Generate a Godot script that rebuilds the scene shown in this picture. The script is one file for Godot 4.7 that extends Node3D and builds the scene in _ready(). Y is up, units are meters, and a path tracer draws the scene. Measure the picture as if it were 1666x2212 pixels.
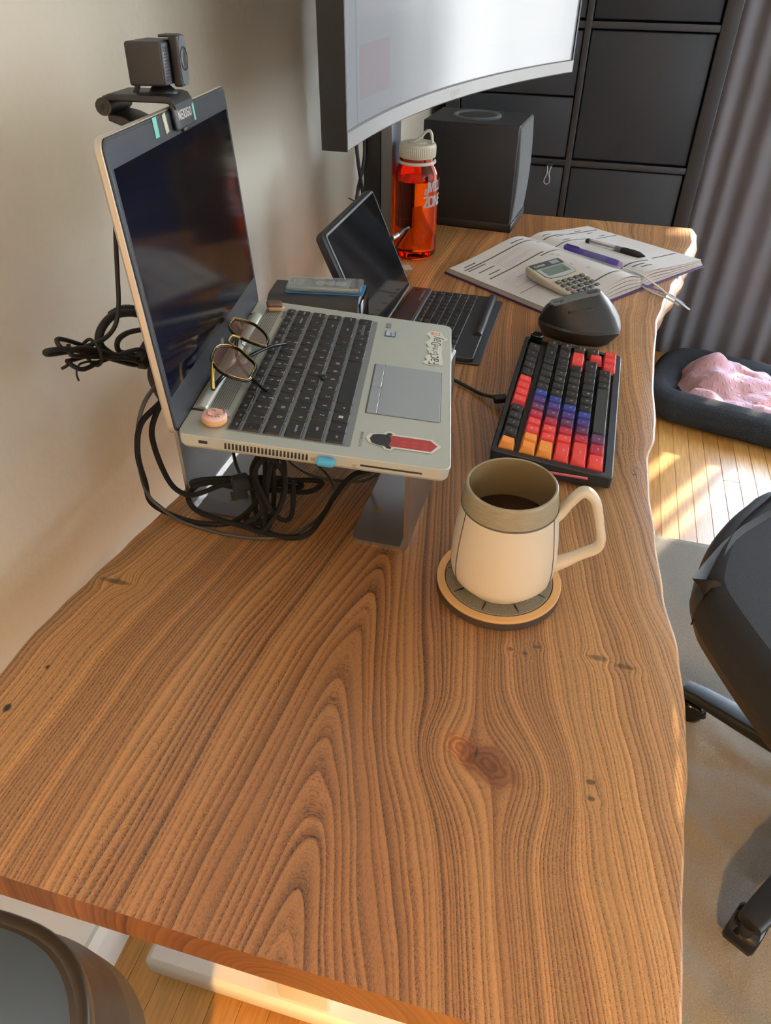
extends Node3D
# A live-edge desk against a white wall: laptop on a stand, mug, keyboards, planner, monitor, shelf, curtain.
# Units are metres. The floor is y = 0 and the desk top is y = DT; most places below are given from the desk top.

const DT := 0.74
const INK := Color(0.9, 0.92, 0.93)
var M := {}
var text_cache := {}
var shape_cache := {}
var rng := RandomNumberGenerator.new()
var rings := PackedByteArray()
var ring_amp := PackedInt32Array()


class Geo:
	# Collects triangles with smooth groups and turns them into one ArrayMesh.
	var v := PackedVector3Array()
	var uv := PackedVector2Array()
	var col := PackedColorArray()
	var grp := PackedInt32Array()
	var mark := 0
	var flip_all := false

	func tri(a: Vector3, b: Vector3, c: Vector3, g := 0, ua := Vector2.ZERO, ub := Vector2.ZERO, uc := Vector2.ZERO) -> void:
		v.append(a); v.append(b); v.append(c)
		uv.append(ua); uv.append(ub); uv.append(uc)
		grp.append(g)

	func quad(a: Vector3, b: Vector3, c: Vector3, d: Vector3, g := 0, ua := Vector2.ZERO, ub := Vector2.ZERO, uc := Vector2.ZERO, ud := Vector2.ZERO) -> void:
		tri(a, b, c, g, ua, ub, uc)
		tri(a, c, d, g, ua, uc, ud)

	func close() -> void:
		# The piece since the last call is a closed body: turn it inside out if its faces look inwards.
		var vol := 0.0
		for i in range(mark, v.size(), 3):
			vol += v[i].dot(v[i + 1].cross(v[i + 2]))
		if vol > 0.0:
			flip_from(mark)
		mark = v.size()

	func flip_from(from: int) -> void:
		for i in range(from, v.size(), 3):
			var t := v[i + 1]
			v[i + 1] = v[i + 2]
			v[i + 2] = t
			var u := uv[i + 1]
			uv[i + 1] = uv[i + 2]
			uv[i + 2] = u

	func face(up: Vector3) -> void:
		# The piece since the last call is an open sheet: make it look along up.
		var n := Vector3.ZERO
		for i in range(mark, v.size(), 3):
			n += (v[i + 2] - v[i]).cross(v[i + 1] - v[i])
		if n.dot(up) < 0.0:
			flip_from(mark)
		mark = v.size()

	func loft(r: Array, cap0 := true, cap1 := true, groups := [], whole := true, polycap := false) -> void:
		var n: int = r[0].size()
		for i in r.size() - 1:
			var g: int = groups[i] if i < groups.size() else (groups[-1] if groups.size() else 0)
			var p: PackedVector3Array = r[i]
			var q: PackedVector3Array = r[i + 1]
			for j in n:
				var k := (j + 1) % n
				var u0 := Vector2(float(j) / n, float(i) / (r.size() - 1))
				var u1 := Vector2(float(j + 1) / n, float(i + 1) / (r.size() - 1))
				tri(p[j], q[j], q[k], g, u0, Vector2(u0.x, u1.y), u1)
				tri(p[j], q[k], p[k], g, u0, u1, Vector2(u1.x, u0.y))
		if cap0:
			cap(r[0], false, polycap)
		if cap1:
			cap(r[-1], true, polycap)
		if whole:
			close()

	func cap(p: PackedVector3Array, top: bool, polycap := false) -> void:
		var n := p.size()
		if polycap:
			var nn := Vector3.ZERO
			for j in n:
				nn += p[j].cross(p[(j + 1) % n])
			var ax := 0 if absf(nn.x) > absf(nn.y) and absf(nn.x) > absf(nn.z) else (1 if absf(nn.y) > absf(nn.z) else 2)
			var flat := PackedVector2Array()
			for q in p:
				flat.append(Vector2(q.y, q.z) if ax == 0 else (Vector2(q.x, q.z) if ax == 1 else Vector2(q.x, q.y)))
			var area := 0.0
			for j in n:
				area += flat[j].cross(flat[(j + 1) % n])
			var t := Geometry2D.triangulate_polygon(flat)
			for i in range(0, t.size(), 3):
				var a := t[i]
				var b := t[i + 1]
				var c := t[i + 2]
				if (flat[b] - flat[a]).cross(flat[c] - flat[a]) * area < 0.0:
					var s := b
					b = c
					c = s
				if top:
					tri(p[a], p[c], p[b], -1, flat[a], flat[c], flat[b])
				else:
					tri(p[a], p[b], p[c], -1, flat[a], flat[b], flat[c])
			return
		var m := Vector3.ZERO
		for q in p:
			m += q
		m /= n
		for j in n:
			var k := (j + 1) % n
			if top:
				tri(m, p[k], p[j], -1)
			else:
				tri(m, p[j], p[k], -1)

	func mesh() -> ArrayMesh:
		var st := SurfaceTool.new()
		st.begin(Mesh.PRIMITIVE_TRIANGLES)
		var has := col.size() == v.size()
		for i in v.size():
			if i % 3 == 0:
				st.set_smooth_group(grp[i / 3])
			st.set_uv(uv[i])
			if has:
				st.set_color(col[i])
			st.add_vertex(v[i])
		st.generate_normals()
		return st.commit()


# ---------- shapes ----------
func rrect(w: float, d: float, r: float, seg := 4) -> PackedVector2Array:
	var p := PackedVector2Array()
	r = maxf(minf(r, minf(w, d) / 2.0 - 0.00001), 0.00001)
	for c in 4:
		var o := Vector2((w / 2 - r) * (1 if c == 0 or c == 3 else -1), (d / 2 - r) * (1 if c < 2 else -1))
		for i in seg + 1:
			var a := PI / 2 * (c + float(i) / seg)
			p.append(o + Vector2(cos(a), sin(a)) * r)
	return p


func ring(p: PackedVector2Array, y: float, o := Vector2.ZERO) -> PackedVector3Array:
	var r := PackedVector3Array()
	for q in p:
		r.append(Vector3(q.x + o.x, y, q.y + o.y))
	return r


func oval(rx: float, rz: float, seg := 32, power := 2.0) -> PackedVector2Array:
	var p := PackedVector2Array()
	for i in seg:
		var a := TAU * i / seg
		var c := cos(a)
		var s := sin(a)
		p.append(Vector2(rx * signf(c) * pow(absf(c), 2.0 / power), rz * signf(s) * pow(absf(s), 2.0 / power)))
	return p


func inset(p: PackedVector2Array, d: float) -> PackedVector2Array:
	var n := p.size()
	var area := 0.0
	for j in n:
		area += p[j].cross(p[(j + 1) % n])
	var r := PackedVector2Array()
	for j in n:
		var e := (p[(j + 1) % n] - p[(j - 1 + n) % n]).normalized()
		r.append(p[j] + Vector2(-e.y, e.x) * d * signf(area))
	return r


func g_rbox(g: Geo, s: Vector3, r: float, at := Vector3.ZERO, seg := 2, basis := Basis()) -> void:
	var rs := []
	r = minf(r, minf(s.x, minf(s.y, s.z)) / 2 - 0.00001)
	for side in [-1, 1]:
		for i in seg + 1:
			var a := PI / 2 * (float(i) / seg if side < 0 else 1.0 - float(i) / seg)
			var ins := r * (1.0 - sin(a))
			var y: float = side * (s.y / 2 - r + r * cos(a))
			var rr := PackedVector3Array()
			for q in rrect(s.x - 2 * ins, s.z - 2 * ins, maxf(r - ins, 0.00001), seg):
				rr.append(basis * Vector3(q.x, y, q.y) + at)
			rs.append(rr)
	g.loft(rs)


func rbox(s: Vector3, r := 0.002, seg := 2) -> ArrayMesh:
	var key := "%s %s %s" % [s, r, seg]
	if not shape_cache.has(key):
		var g := Geo.new()
		g_rbox(g, s, r, Vector3.ZERO, seg)
		shape_cache[key] = g.mesh()
	return shape_cache[key]


func g_prism(g: Geo, p: PackedVector2Array, y0: float, y1: float, bevel := 0.0) -> void:
	var rs := [ring(inset(p, bevel), y0)] if bevel > 0 else [ring(p, y0)]
	if bevel > 0:
		rs.append(ring(p, y0 + bevel))
		rs.append(ring(p, y1 - bevel))
		rs.append(ring(inset(p, bevel), y1))
	else:
		rs.append(ring(p, y1))
	g.loft(rs, true, true, [1, 2, 3] if bevel > 0 else [1], true, true)


func prism(p: PackedVector2Array, y0: float, y1: float, bevel := 0.0) -> ArrayMesh:
	var g := Geo.new()
	g_prism(g, p, y0, y1, bevel)
	return g.mesh()


func g_lathe(g: Geo, prof: Array, seg := 40, groups := [], at := Vector3.ZERO, cap0 := true, cap1 := true) -> void:
	var rs := []
	for q in prof:
		var r := PackedVector3Array()
		for i in seg:
			var a := TAU * i / seg
			r.append(at + Vector3(cos(a) * q.x, q.y, sin(a) * q.x))
		rs.append(r)
	g.loft(rs, cap0, cap1, groups)


func lathe(prof: Array, seg := 40, groups := []) -> ArrayMesh:
	var g := Geo.new()
	g_lathe(g, prof, seg, groups)
	return g.mesh()


func smooth(p: PackedVector3Array, n := 6) -> PackedVector3Array:
	var r := PackedVector3Array()
	for i in p.size() - 1:
		for k in n:
			r.append(p[i].cubic_interpolate(p[i + 1], p[maxi(i - 1, 0)], p[mini(i + 2, p.size() - 1)], float(k) / n))
	r.append(p[-1])
	return r


func g_tube(g: Geo, p: PackedVector3Array, r: float, seg := 8, flat := 1.0, r1 := -1.0) -> void:
	var rs := []
	var side := Vector3.ZERO
	for i in p.size():
		var t := (p[mini(i + 1, p.size() - 1)] - p[maxi(i - 1, 0)]).normalized()
		if side == Vector3.ZERO:
			side = t.cross(Vector3.UP if absf(t.y) < 0.9 else Vector3.RIGHT).normalized()
		side = (side - t * side.dot(t)).normalized()
		var up := side.cross(t)
		var rad := r if r1 < 0 else lerpf(r, r1, float(i) / (p.size() - 1))
		var c := PackedVector3Array()
		for k in seg:
			var a := TAU * k / seg
			c.append(p[i] + side * cos(a) * rad + up * sin(a) * rad * flat)
		rs.append(c)
	g.loft(rs)


func tube(p: PackedVector3Array, r: float, seg := 8, n := 6, flat := 1.0, r1 := -1.0) -> ArrayMesh:
	var g := Geo.new()
	g_tube(g, smooth(p, n) if n > 1 else p, r, seg, flat, r1)
	return g.mesh()


func mm(a: Array, lift := 0.0) -> PackedVector3Array:
	# Points in millimetres from the desk top.
	var p := PackedVector3Array()
	for i in range(0, a.size(), 3):
		p.append(Vector3(a[i], a[i + 1], a[i + 2]) * 0.001 + Vector3(0, DT + lift, 0))
	return p


# ---------- nodes ----------
func P(x: float, y: float, z: float) -> Vector3:
	return Vector3(x, y + DT, z)


func numbered(called: String) -> String:
	if not has_node(called):
		return called
	var i := 1
	while has_node("%s_%03d" % [called, i]):
		i += 1
	return "%s_%03d" % [called, i]


func tag(o: Node, label: String, category := "", group := "", kind := "") -> void:
	o.set_meta("label", label)
	if category:
		o.set_meta("category", category)
	if group:
		o.set_meta("group", group)
	if kind:
		o.set_meta("kind", kind)


func thing(called: String, label: String, category: String, at := Vector3.ZERO, rot := Vector3.ZERO, group := "") -> Node3D:
	var o := Node3D.new()
	o.name = numbered(called)
	add_child(o)
	o.position = at
	o.rotation = rot
	tag(o, label, category, group)
	return o


func part(parent: Node, called: String, mesh: Mesh, m: Material, at := Vector3.ZERO, rot := Vector3.ZERO) -> MeshInstance3D:
	var o := MeshInstance3D.new()
	o.name = called
	if parent == self:
		o.name = numbered(called)
	elif parent.has_node(called):
		var i: int = parent.get_meta("n_" + called, 0) + 1
		parent.set_meta("n_" + called, i)
		o.name = "%s_%03d" % [called, i]
	o.mesh = mesh
	o.material_override = m
	parent.add_child(o, true)
	o.position = at
	o.rotation = rot
	return o


func single(called: String, label: String, category: String, mesh: Mesh, m: Material, at := Vector3.ZERO, rot := Vector3.ZERO, group := "") -> MeshInstance3D:
	var o := part(self, called, mesh, m, at, rot)
	tag(o, label, category, group)
	return o


func struct(called: String, label: String, mesh: Mesh, m: Material, at := Vector3.ZERO) -> MeshInstance3D:
	var o := part(self, called, mesh, m, at)
	tag(o, label, called.get_slice("_", 0), "", "structure")
	return o


func lettering(parent: Node, called: String, s: String, size: float, m: Material, at: Vector3, rot := Vector3(-PI / 2, 0, 0), bold := false, face := "Droid Sans") -> MeshInstance3D:
	var key := "%s|%s|%s|%s" % [s, size, bold, face]
	if not text_cache.has(key):
		var f := SystemFont.new()
		f.font_names = PackedStringArray([face])
		f.font_weight = 700 if bold else 400
		var t := TextMesh.new()
		t.font = f
		t.text = s
		t.font_size = 24
		t.pixel_size = size / 24.0
		t.depth = 0.00015
		t.curve_step = 3.0
		text_cache[key] = t
	return part(parent, called, text_cache[key], m, at, rot)


# ---------- materials ----------
func mat(called: String, c: Color, rough := 0.5, metal := 0.0, spec := 0.5) -> StandardMaterial3D:
	if M.has(called):
		return M[called]
	var m := StandardMaterial3D.new()
	m.resource_name = called
	m.albedo_color = c
	m.roughness = rough
	m.metallic = metal
	m.metallic_specular = spec
	M[called] = m
	return m


func rgb8(r: int, g: int, b: int) -> Color:
	return Color(r / 255.0, g / 255.0, b / 255.0)


func noise_tex(freq: float, lo: Color, hi: Color, seed_ := 1, size := 256, octaves := 3) -> NoiseTexture2D:
	var n := FastNoiseLite.new()
	n.seed = seed_
	n.frequency = freq
	n.fractal_octaves = octaves
	var t := NoiseTexture2D.new()
	t.width = size
	t.height = size
	t.seamless = true
	t.noise = n
	var gr := Gradient.new()
	gr.set_color(0, lo)
	gr.set_color(1, hi)
	t.color_ramp = gr
	return t


func fuzzy(m: StandardMaterial3D, scale: float, depth_cm: float, seed_ := 3, lo := Color(0.55, 0.55, 0.55), hi := Color(1, 1, 1)) -> void:
	# Cloth: fine mottling and relief.
	m.albedo_texture = noise_tex(0.06, lo, hi, seed_)
	m.heightmap_enabled = true
	m.heightmap_texture = noise_tex(0.09, Color.BLACK, Color.WHITE, seed_ + 1)
	m.heightmap_scale = depth_cm
	m.uv1_triplanar = true
	m.uv1_world_triplanar = true
	m.uv1_scale = Vector3.ONE * scale


func _ready() -> void:
	rng.seed = 20240
	# ---- camera, sky, sun, exposure ----
	var cam := Camera3D.new()
	cam.name = "camera"
	add_child(cam)
	cam.position = P(0, 0.518, 0)
	cam.rotation = Vector3(deg_to_rad(-38.4), deg_to_rad(14.92), deg_to_rad(0.54))
	cam.fov = rad_to_deg(2.0 * atan(1106.0 / 1588.0))
	cam.near = 0.02
	cam.far = 60.0
	cam.current = true
	var we := WorldEnvironment.new()
	we.name = "world"
	var env := Environment.new()
	env.background_mode = Environment.BG_SKY
	var sky := Sky.new()
	var sm := ProceduralSkyMaterial.new()
	sm.sky_top_color = Color(0.62, 0.72, 0.82)
	sm.sky_horizon_color = Color(0.88, 0.91, 0.92)
	sm.ground_bottom_color = Color(0.30, 0.30, 0.28)
	sm.ground_horizon_color = Color(0.62, 0.66, 0.68)
	sm.sky_energy_multiplier = 16.0
	sm.ground_energy_multiplier = 8.0
	sky.sky_material = sm
	env.sky = sky
	env.tonemap_mode = Environment.TONE_MAPPER_LINEAR
	env.tonemap_exposure = 0.24
	env.sdfgi_enabled = true
	env.ssao_enabled = true
	env.ssil_enabled = true
	we.environment = env
	add_child(we)
	var sun := DirectionalLight3D.new()
	sun.name = "sun"
	var el := deg_to_rad(27.0)
	var to_sun := Vector3(0.5 * cos(el), sin(el), -0.866 * cos(el))
	sun.look_at_from_position(to_sun * 10.0, Vector3.ZERO)
	sun.light_color = Color(1.0, 0.93, 0.82)
	sun.light_energy = 27.0
	sun.light_angular_distance = 1.5
	sun.shadow_enabled = true
	add_child(sun)
	materials()
	room()
	lamp()
	desk()
	shelf()
	curtains()
	floor_things()
	monitor()
	laptop()
	laptop_extras()
	cables()
	tablet()
	planner()
	mouse()
	keyboard()
	mug()


func lamp() -> void:
	# A standing lamp behind the photographer, the warm light of the near end of the desk.
	var o := thing("floor_lamp", "warm standing lamp with a white shade behind the photographer", "lamp", Vector3(0.25, 0, 1.25))
	part(o, "base", lathe([Vector2(0.14, 0), Vector2(0.14, 0.018), Vector2(0.02, 0.03)], 32, [1, 2]), M.black)
	part(o, "pole", lathe([Vector2(0.012, 0.02), Vector2(0.012, 1.52)], 16), M.black)
	var g := Geo.new()
	g_lathe(g, [Vector2(0.09, 1.74), Vector2(0.15, 1.50), Vector2(0.147, 1.50), Vector2(0.087, 1.74)], 40, [1, 2, 3], Vector3.ZERO, false, false)
	var lm := mat("lamp_shade", Color(0.95, 0.88, 0.75), 0.9)
	lm.backlight_enabled = true
	lm.backlight = Color(0.9, 0.8, 0.65)
	part(o, "shade", g.mesh(), lm)
	var bm := mat("bulb_glow", Color(1, 0.9, 0.7), 0.5)
	bm.emission_enabled = true
	bm.emission = Color(1.0, 0.72, 0.42)
	bm.emission_energy_multiplier = 3.0
	part(o, "bulb", lathe([Vector2(0.001, 1.53), Vector2(0.02, 1.55), Vector2(0.03, 1.59), Vector2(0.02, 1.625), Vector2(0.001, 1.635)], 20), bm)
	var l := OmniLight3D.new()
	l.name = "bulb_light"
	o.add_child(l)
	l.position = Vector3(0, 1.585, 0)
	l.light_color = Color(1.0, 0.76, 0.43)
	l.light_energy = 25.0
	l.light_size = 0.03
	l.omni_range = 8.0
	l.omni_attenuation = 2.0
	l.shadow_enabled = true


func materials() -> void:
	mat("black", rgb8(17, 18, 20), 0.45)
	mat("black_matte", rgb8(28, 29, 32), 0.7)
	mat("black_gloss", rgb8(12, 12, 14), 0.12)
	mat("rubber", rgb8(12, 12, 13), 0.6)
	mat("white", rgb8(235, 235, 232), 0.4)
	mat("aluminium", rgb8(196, 200, 204), 0.36, 0.85)
	mat("stand_metal", rgb8(176, 178, 182), 0.27, 0.9)
	mat("deck_metal", rgb8(200, 209, 206), 0.42, 0.35)
	mat("edge_metal", rgb8(205, 200, 190), 0.35, 0.6)
	mat("gold", rgb8(206, 182, 118), 0.25, 1.0)
	mat("key_black", rgb8(17, 18, 20), 0.5)
	mat("legend_white", rgb8(215, 218, 220), 0.6)
	mat("ink", rgb8(30, 32, 40), 0.7)
	mat("paper", rgb8(232, 234, 238), 0.8)


func room() -> void:
	var wm := mat("wall_paint", rgb8(230, 230, 221), 0.75)
	wm.normal_enabled = true
	wm.normal_texture = null
	wm.normal_enabled = false
	wm.heightmap_enabled = true
	wm.heightmap_texture = noise_tex(0.05, Color.BLACK, Color.WHITE, 11)
	wm.heightmap_scale = 0.04
	wm.uv1_triplanar = true
	wm.uv1_world_triplanar = true
	wm.uv1_scale = Vector3.ONE * 5.0
	var x0 := -0.53
	var x1 := 3.0
	var z0 := -2.86
	var z1 := 1.9
	var h := 2.5
	var t := 0.12
	struct("wall_left", "white painted wall along the back of the desk", rbox(Vector3(t, h, z1 - z0 + 2 * t), 0.001, 1), wm, Vector3(x0 - t / 2, h / 2, (z0 + z1) / 2))
	# right wall; its big unseen window is added as sky fill light
	var rz0 := -2.5
	var rz1 := 1.5
	var ry0 := 0.3
	var ry1 := 2.35
	var rg := Geo.new()
	for b in [[z0 - t, rz0, 0, h], [rz1, z1 + t, 0, h], [rz0, rz1, 0, ry0], [rz0, rz1, ry1, h]]:
		g_rbox(rg, Vector3(t, b[3] - b[2], b[1] - b[0]), 0.001, Vector3(x1 + t / 2, (b[2] + b[3]) / 2, (b[0] + b[1]) / 2), 1)
	struct("wall_right", "white painted wall with an added wide window on the far side of the room", rg.mesh(), wm)
	var w2 := Node3D.new()
	w2.name = "window_2"
	add_child(w2)
	tag(w2, "added wide fill window in the right wall behind the office chair", "window", "", "structure")
	var fr := Geo.new()
	for b in [[rz0, rz0 + 0.05, ry0, ry1], [rz1 - 0.05, rz1, ry0, ry1], [rz0, rz1, ry0, ry0 + 0.05], [rz0, rz1, ry1 - 0.05, ry1], [-0.53, -0.47, ry0, ry1]]:
		g_rbox(fr, Vector3(0.05, b[3] - b[2], b[1] - b[0]), 0.004, Vector3(x1 + 0.06, (b[2] + b[3]) / 2, (b[0] + b[1]) / 2), 1)
	part(w2, "window_frame", fr.mesh(), M.white)
	struct("wall_near", "white painted wall behind the photographer", rbox(Vector3(x1 - x0, h, t), 0.001, 1), wm, Vector3((x0 + x1) / 2, h / 2, z1 + t / 2))
	struct("ceiling", "white ceiling above the desk", rbox(Vector3(x1 - x0 + 2 * t, t, z1 - z0 + 2 * t), 0.001, 1), wm, Vector3((x0 + x1) / 2, h + t / 2, (z0 + z1) / 2))
	# far wall with its window
	var wx0 := 0.62
	var wx1 := 2.5
	var wy0 := 0.30
	var wy1 := 2.2
	var g := Geo.new()
	for b in [[x0, wx0, 0, h], [wx1, x1, 0, h], [wx0, wx1, 0, wy0], [wx0, wx1, wy1, h]]:
		g_rbox(g, Vector3(b[1] - b[0], b[3] - b[2], t), 0.001, Vector3((b[0] + b[1]) / 2, (b[2] + b[3]) / 2, z0 - t / 2), 1)
	struct("wall_far", "white wall behind the shelf and curtain", g.mesh(), wm)
	var w := Node3D.new()
	w.name = "window_1"
	add_child(w)
	tag(w, "tall window behind the grey curtain on the far wall", "window", "", "structure")
	var fg := Geo.new()
	for b in [[wx0, wx0 + 0.05, wy0, wy1], [wx1 - 0.05, wx1, wy0, wy1], [wx0, wx1, wy0, wy0 + 0.05], [wx0, wx1, wy1 - 0.05, wy1], [1.54, 1.58, wy0, wy1]]:
		g_rbox(fg, Vector3(b[1] - b[0], b[3] - b[2], 0.05), 0.004, Vector3((b[0] + b[1]) / 2, (b[2] + b[3]) / 2, z0 - 0.06), 1)
	part(w, "window_frame", fg.mesh(), M.white)
	var gl := mat("window_glass", Color(1, 1, 1, 0.04), 0.0)
	gl.transparency = BaseMaterial3D.TRANSPARENCY_ALPHA
	for k in 2:
		part(w, "pane", rbox(Vector3(0.92, 1.82, 0.004), 0.001, 1), gl, Vector3(1.1 + k * 0.92, (wy0 + wy1) / 2, z0 - 0.06))
	for k in 2:
		part(w2, "pane", rbox(Vector3(0.004, ry1 - ry0 - 0.08, 1.94), 0.001, 1), gl, Vector3(x1 + 0.06, (ry0 + ry1) / 2, -1.5 + k * 2.0))
	part(w, "window_sill", rbox(Vector3(wx1 - wx0 + 0.06, 0.025, 0.10), 0.005), M.white, Vector3((wx0 + wx1) / 2, wy0 - 0.012, z0 + 0.005))
	# skirting boards
	var bp := PackedVector3Array([Vector3(0, 0, 0), Vector3(0.015, 0, 0), Vector3(0.015, 0.085, 0), Vector3(0.006, 0.1, 0), Vector3(0, 0.1, 0)])
	var bg := Geo.new()
	var a := PackedVector3Array()
	var b2 := PackedVector3Array()
	for q in bp:
		a.append(Vector3(x0 + q.x, q.y, z0))
		b2.append(Vector3(x0 + q.x, q.y, z1))
	bg.loft([a, b2], true, true, [-1])
	struct("baseboard_left", "white skirting board along the desk wall", bg.mesh(), M.white)
	bg = Geo.new()
	a = PackedVector3Array()
	b2 = PackedVector3Array()
	for q in bp:
		a.append(Vector3(x0 + 0.016, q.y, z0 + q.x))
		b2.append(Vector3(x1, q.y, z0 + q.x))
	bg.loft([a, b2], true, true, [-1])
	struct("baseboard_far", "white skirting board under the curtain", bg.mesh(), M.white)
	# floor: a slab with planks on it
	var f := struct("floor", "honey coloured strip wood floor", rbox(Vector3(x1 - x0 + 2 * t, 0.1, z1 - z0 + 2 * t), 0.001, 1), mat("subfloor", rgb8(120, 85, 48), 0.7), Vector3((x0 + x1) / 2, -0.062, (z0 + z1) / 2))
	var pm := []
	for k in 4:
		var m := mat("floor_wood_%d" % k, [rgb8(206, 150, 78), rgb8(196, 140, 72), rgb8(214, 160, 90), rgb8(188, 132, 66)][k], 0.34)
		m.albedo_texture = noise_tex(0.02, Color(0.82, 0.8, 0.76), Color(1, 1, 1), 30 + k, 256, 4)
		m.uv1_triplanar = true
		m.uv1_world_triplanar = true
		m.uv1_scale = Vector3(22, 5, 1.6)
		pm.append(m)
	var lens := [0.9, 1.4, 1.9]
	var px := x0 + 0.0225
	while px < 1.9:
		var z := z0 - rng.randf() * 0.85
		while z < z1:
			var k := rng.randi() % 3
			var ln: float = lens[k]
			var za := maxf(z, z0)
			var zb := minf(z + ln, z1)
			if zb - za > 0.03 and za < 0.9:
				part(f, "plank", rbox(Vector3(0.0446, 0.012, snappedf(zb - za, 0.01) - 0.0006), 0.0008, 1), pm[rng.randi() % 4], Vector3(px, -0.006, (za + zb) / 2) - f.position)
			z += ln
		px += 0.045


# ---------- the desk ----------
func along(t: Array, z: float) -> float:
	# t is a list of z, x pairs with falling z: the x at z.
	if z >= t[0]:
		return t[1]
	for i in range(2, t.size(), 2):
		if z >= t[i]:
			var k: float = (z - t[i]) / (t[i - 2] - t[i])
			k = k * k * (3.0 - 2.0 * k)
			return lerpf(t[i + 1], t[i - 1], k)
	return t[-1]


const RIGHT := [-0.16, 0.135, -0.258, 0.139, -0.325, 0.143, -0.386, 0.148, -0.446, 0.149, -0.50, 0.146, -0.582, 0.134, -0.662, 0.128, -0.756, 0.122, -0.826, 0.121, -0.88, 0.130, -0.934, 0.132, -1.02, 0.130, -1.09, 0.132, -1.248, 0.138, -1.34, 0.150, -1.42, 0.166, -1.505, 0.181, -1.60, 0.198, -1.713, 0.217, -1.815, 0.222]
const LEFT := [-0.16, -0.437, -0.317, -0.436, -0.359, -0.438, -0.403, -0.434, -0.45, -0.428, -0.5, -0.421, -0.561, -0.413, -0.606, -0.408, -0.75, -0.404, -1.0, -0.43, -1.3, -0.445, -1.815, -0.45]
const NEAR_Z := -0.1655
const FAR_Z := -1.80
const SRANGE := 0.95
var warp := FastNoiseLite.new()
var warp2 := FastNoiseLite.new()


func grain(x: float, z: float) -> float:
	# The growth ring that shows at a place on the desk top.
	# grain parts around the knots
	for k in [[-0.010, -0.3445, 0.046, 0.036, 0.33, 0.9], [0.073, -0.478, 0.012, 0.007, 0.0, 0.8], [0.098, -0.474, 0.012, 0.007, 0.0, 0.8], [-0.004, -0.467, 0.006, 0.006, 0.0, 0.9], [0.009, -0.4655, 0.006, 0.006, 0.0, 0.9], [0.019, -0.476, 0.006, 0.006, 0.0, 0.9], [0.074, -0.349, 0.008, 0.007, 0.0, 0.9], [0.0755, -0.335, 0.008, 0.007, 0.0, 0.9], [-0.402, -0.4485, 0.022, 0.012, 0.0, 0.8], [0.104, -0.79, 0.01, 0.012, 0.0, 0.7]]:
		var kx: float = x - k[0]
		var kz: float = z - k[1]
		var u: float = (kx * cos(k[4]) + kz * sin(k[4])) / k[2]
		var w: float = (kz * cos(k[4]) - kx * sin(k[4])) / k[3]
		var q := u * u + w * w
		if q < 12.0:
			var e: float = k[5] * exp(-q * 0.8)
			x -= kx * e
			z -= kz * e * 0.5
	var dr := along(RIGHT, z) - 0.137
	var dl := along(LEFT, z) + 0.43
	var xe := x - dr * smoothstep(-0.03, 0.14, x) - dl * smoothstep(-0.2, -0.42, x)
	var zc := clampf(z, -0.42, 0.0)
	var dx := xe + 0.113 - 0.13 * (zc + 0.22) - 0.05 * (z - zc)
	dx += warp.get_noise_2d(x * 130.0, z * 45.0) * 0.020
	var s := sqrt(dx * dx + 0.0006) - 0.17 * clampf(z, -0.9, 0.0) - 0.03 * minf(z + 0.9, 0.0)
	s += 0.6 * maxf(dx - 0.09, 0.0) + 0.35 * maxf(-dx - 0.15, 0.0)
	s += warp2.get_noise_2d(x * 900.0, z * 150.0) * 0.0034
	return s


func make_rings() -> void:
	# One row of colour per growth ring position: dark open pores at the start of a ring, smooth pale wood after it.
	warp.seed = 5
	warp.frequency = 0.02
	warp.fractal_octaves = 3
	warp2.seed = 9
	warp2.frequency = 0.02
	warp2.fractal_octaves = 2
	rings.resize(8192 * 3)
	ring_amp.resize(8192)
	var i := 0
	while i < 8192:
		var wide := rng.randf_range(0.0030, 0.0058) if rng.randf() < 0.7 else rng.randf_range(0.006, 0.011)
		var n := int(wide / SRANGE * 8192.0)
		var tone := rng.randf_range(-0.10, 0.10)
		var faint := rng.randf_range(0.35, 1.0)
		var streak := rng.randf() < (0.30 if i < 1600 else 0.12)
		for j in n:
			if i >= 8192:
				break
			var t := float(j) / n
			var l := smoothstep(0.0, 0.22, t) * 0.45 + smoothstep(0.15, 0.85, t) * 0.55
			l = l * (1.0 - 0.55 * smoothstep(0.90, 1.0, t))
			if streak:
				l *= 0.55 + 0.45 * smoothstep(0.1, 0.7, t)
			l = lerpf(1.0, l, faint) - 0.10 * absf(warp2.get_noise_1d(i * 3.0))
			l = clampf(l * (1.0 + tone), 0.0, 1.0)
			var b := warp.get_noise_1d(i * 0.11)
			var c := warp.get_noise_1d(i * 0.35 + 900.0)
			l = clampf(l + 0.35 * c, 0.0, 1.15)
			rings[i * 3] = clampi(int(lerpf(124, 190, l) + 22.0 * b), 0, 235)
			rings[i * 3 + 1] = clampi(int(lerpf(88, 147, l) + 22.0 * b - 5.0 * c), 0, 235)
			rings[i * 3 + 2] = clampi(int(lerpf(62, 108, l) + 17.0 * b - 6.0 * c), 0, 235)
			ring_amp[i] = int(lerpf(104, 36, smoothstep(0.05, 0.5, t)) * lerpf(0.6, 1.0, faint) * (1.5 if streak else 1.0))
			i += 1


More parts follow.
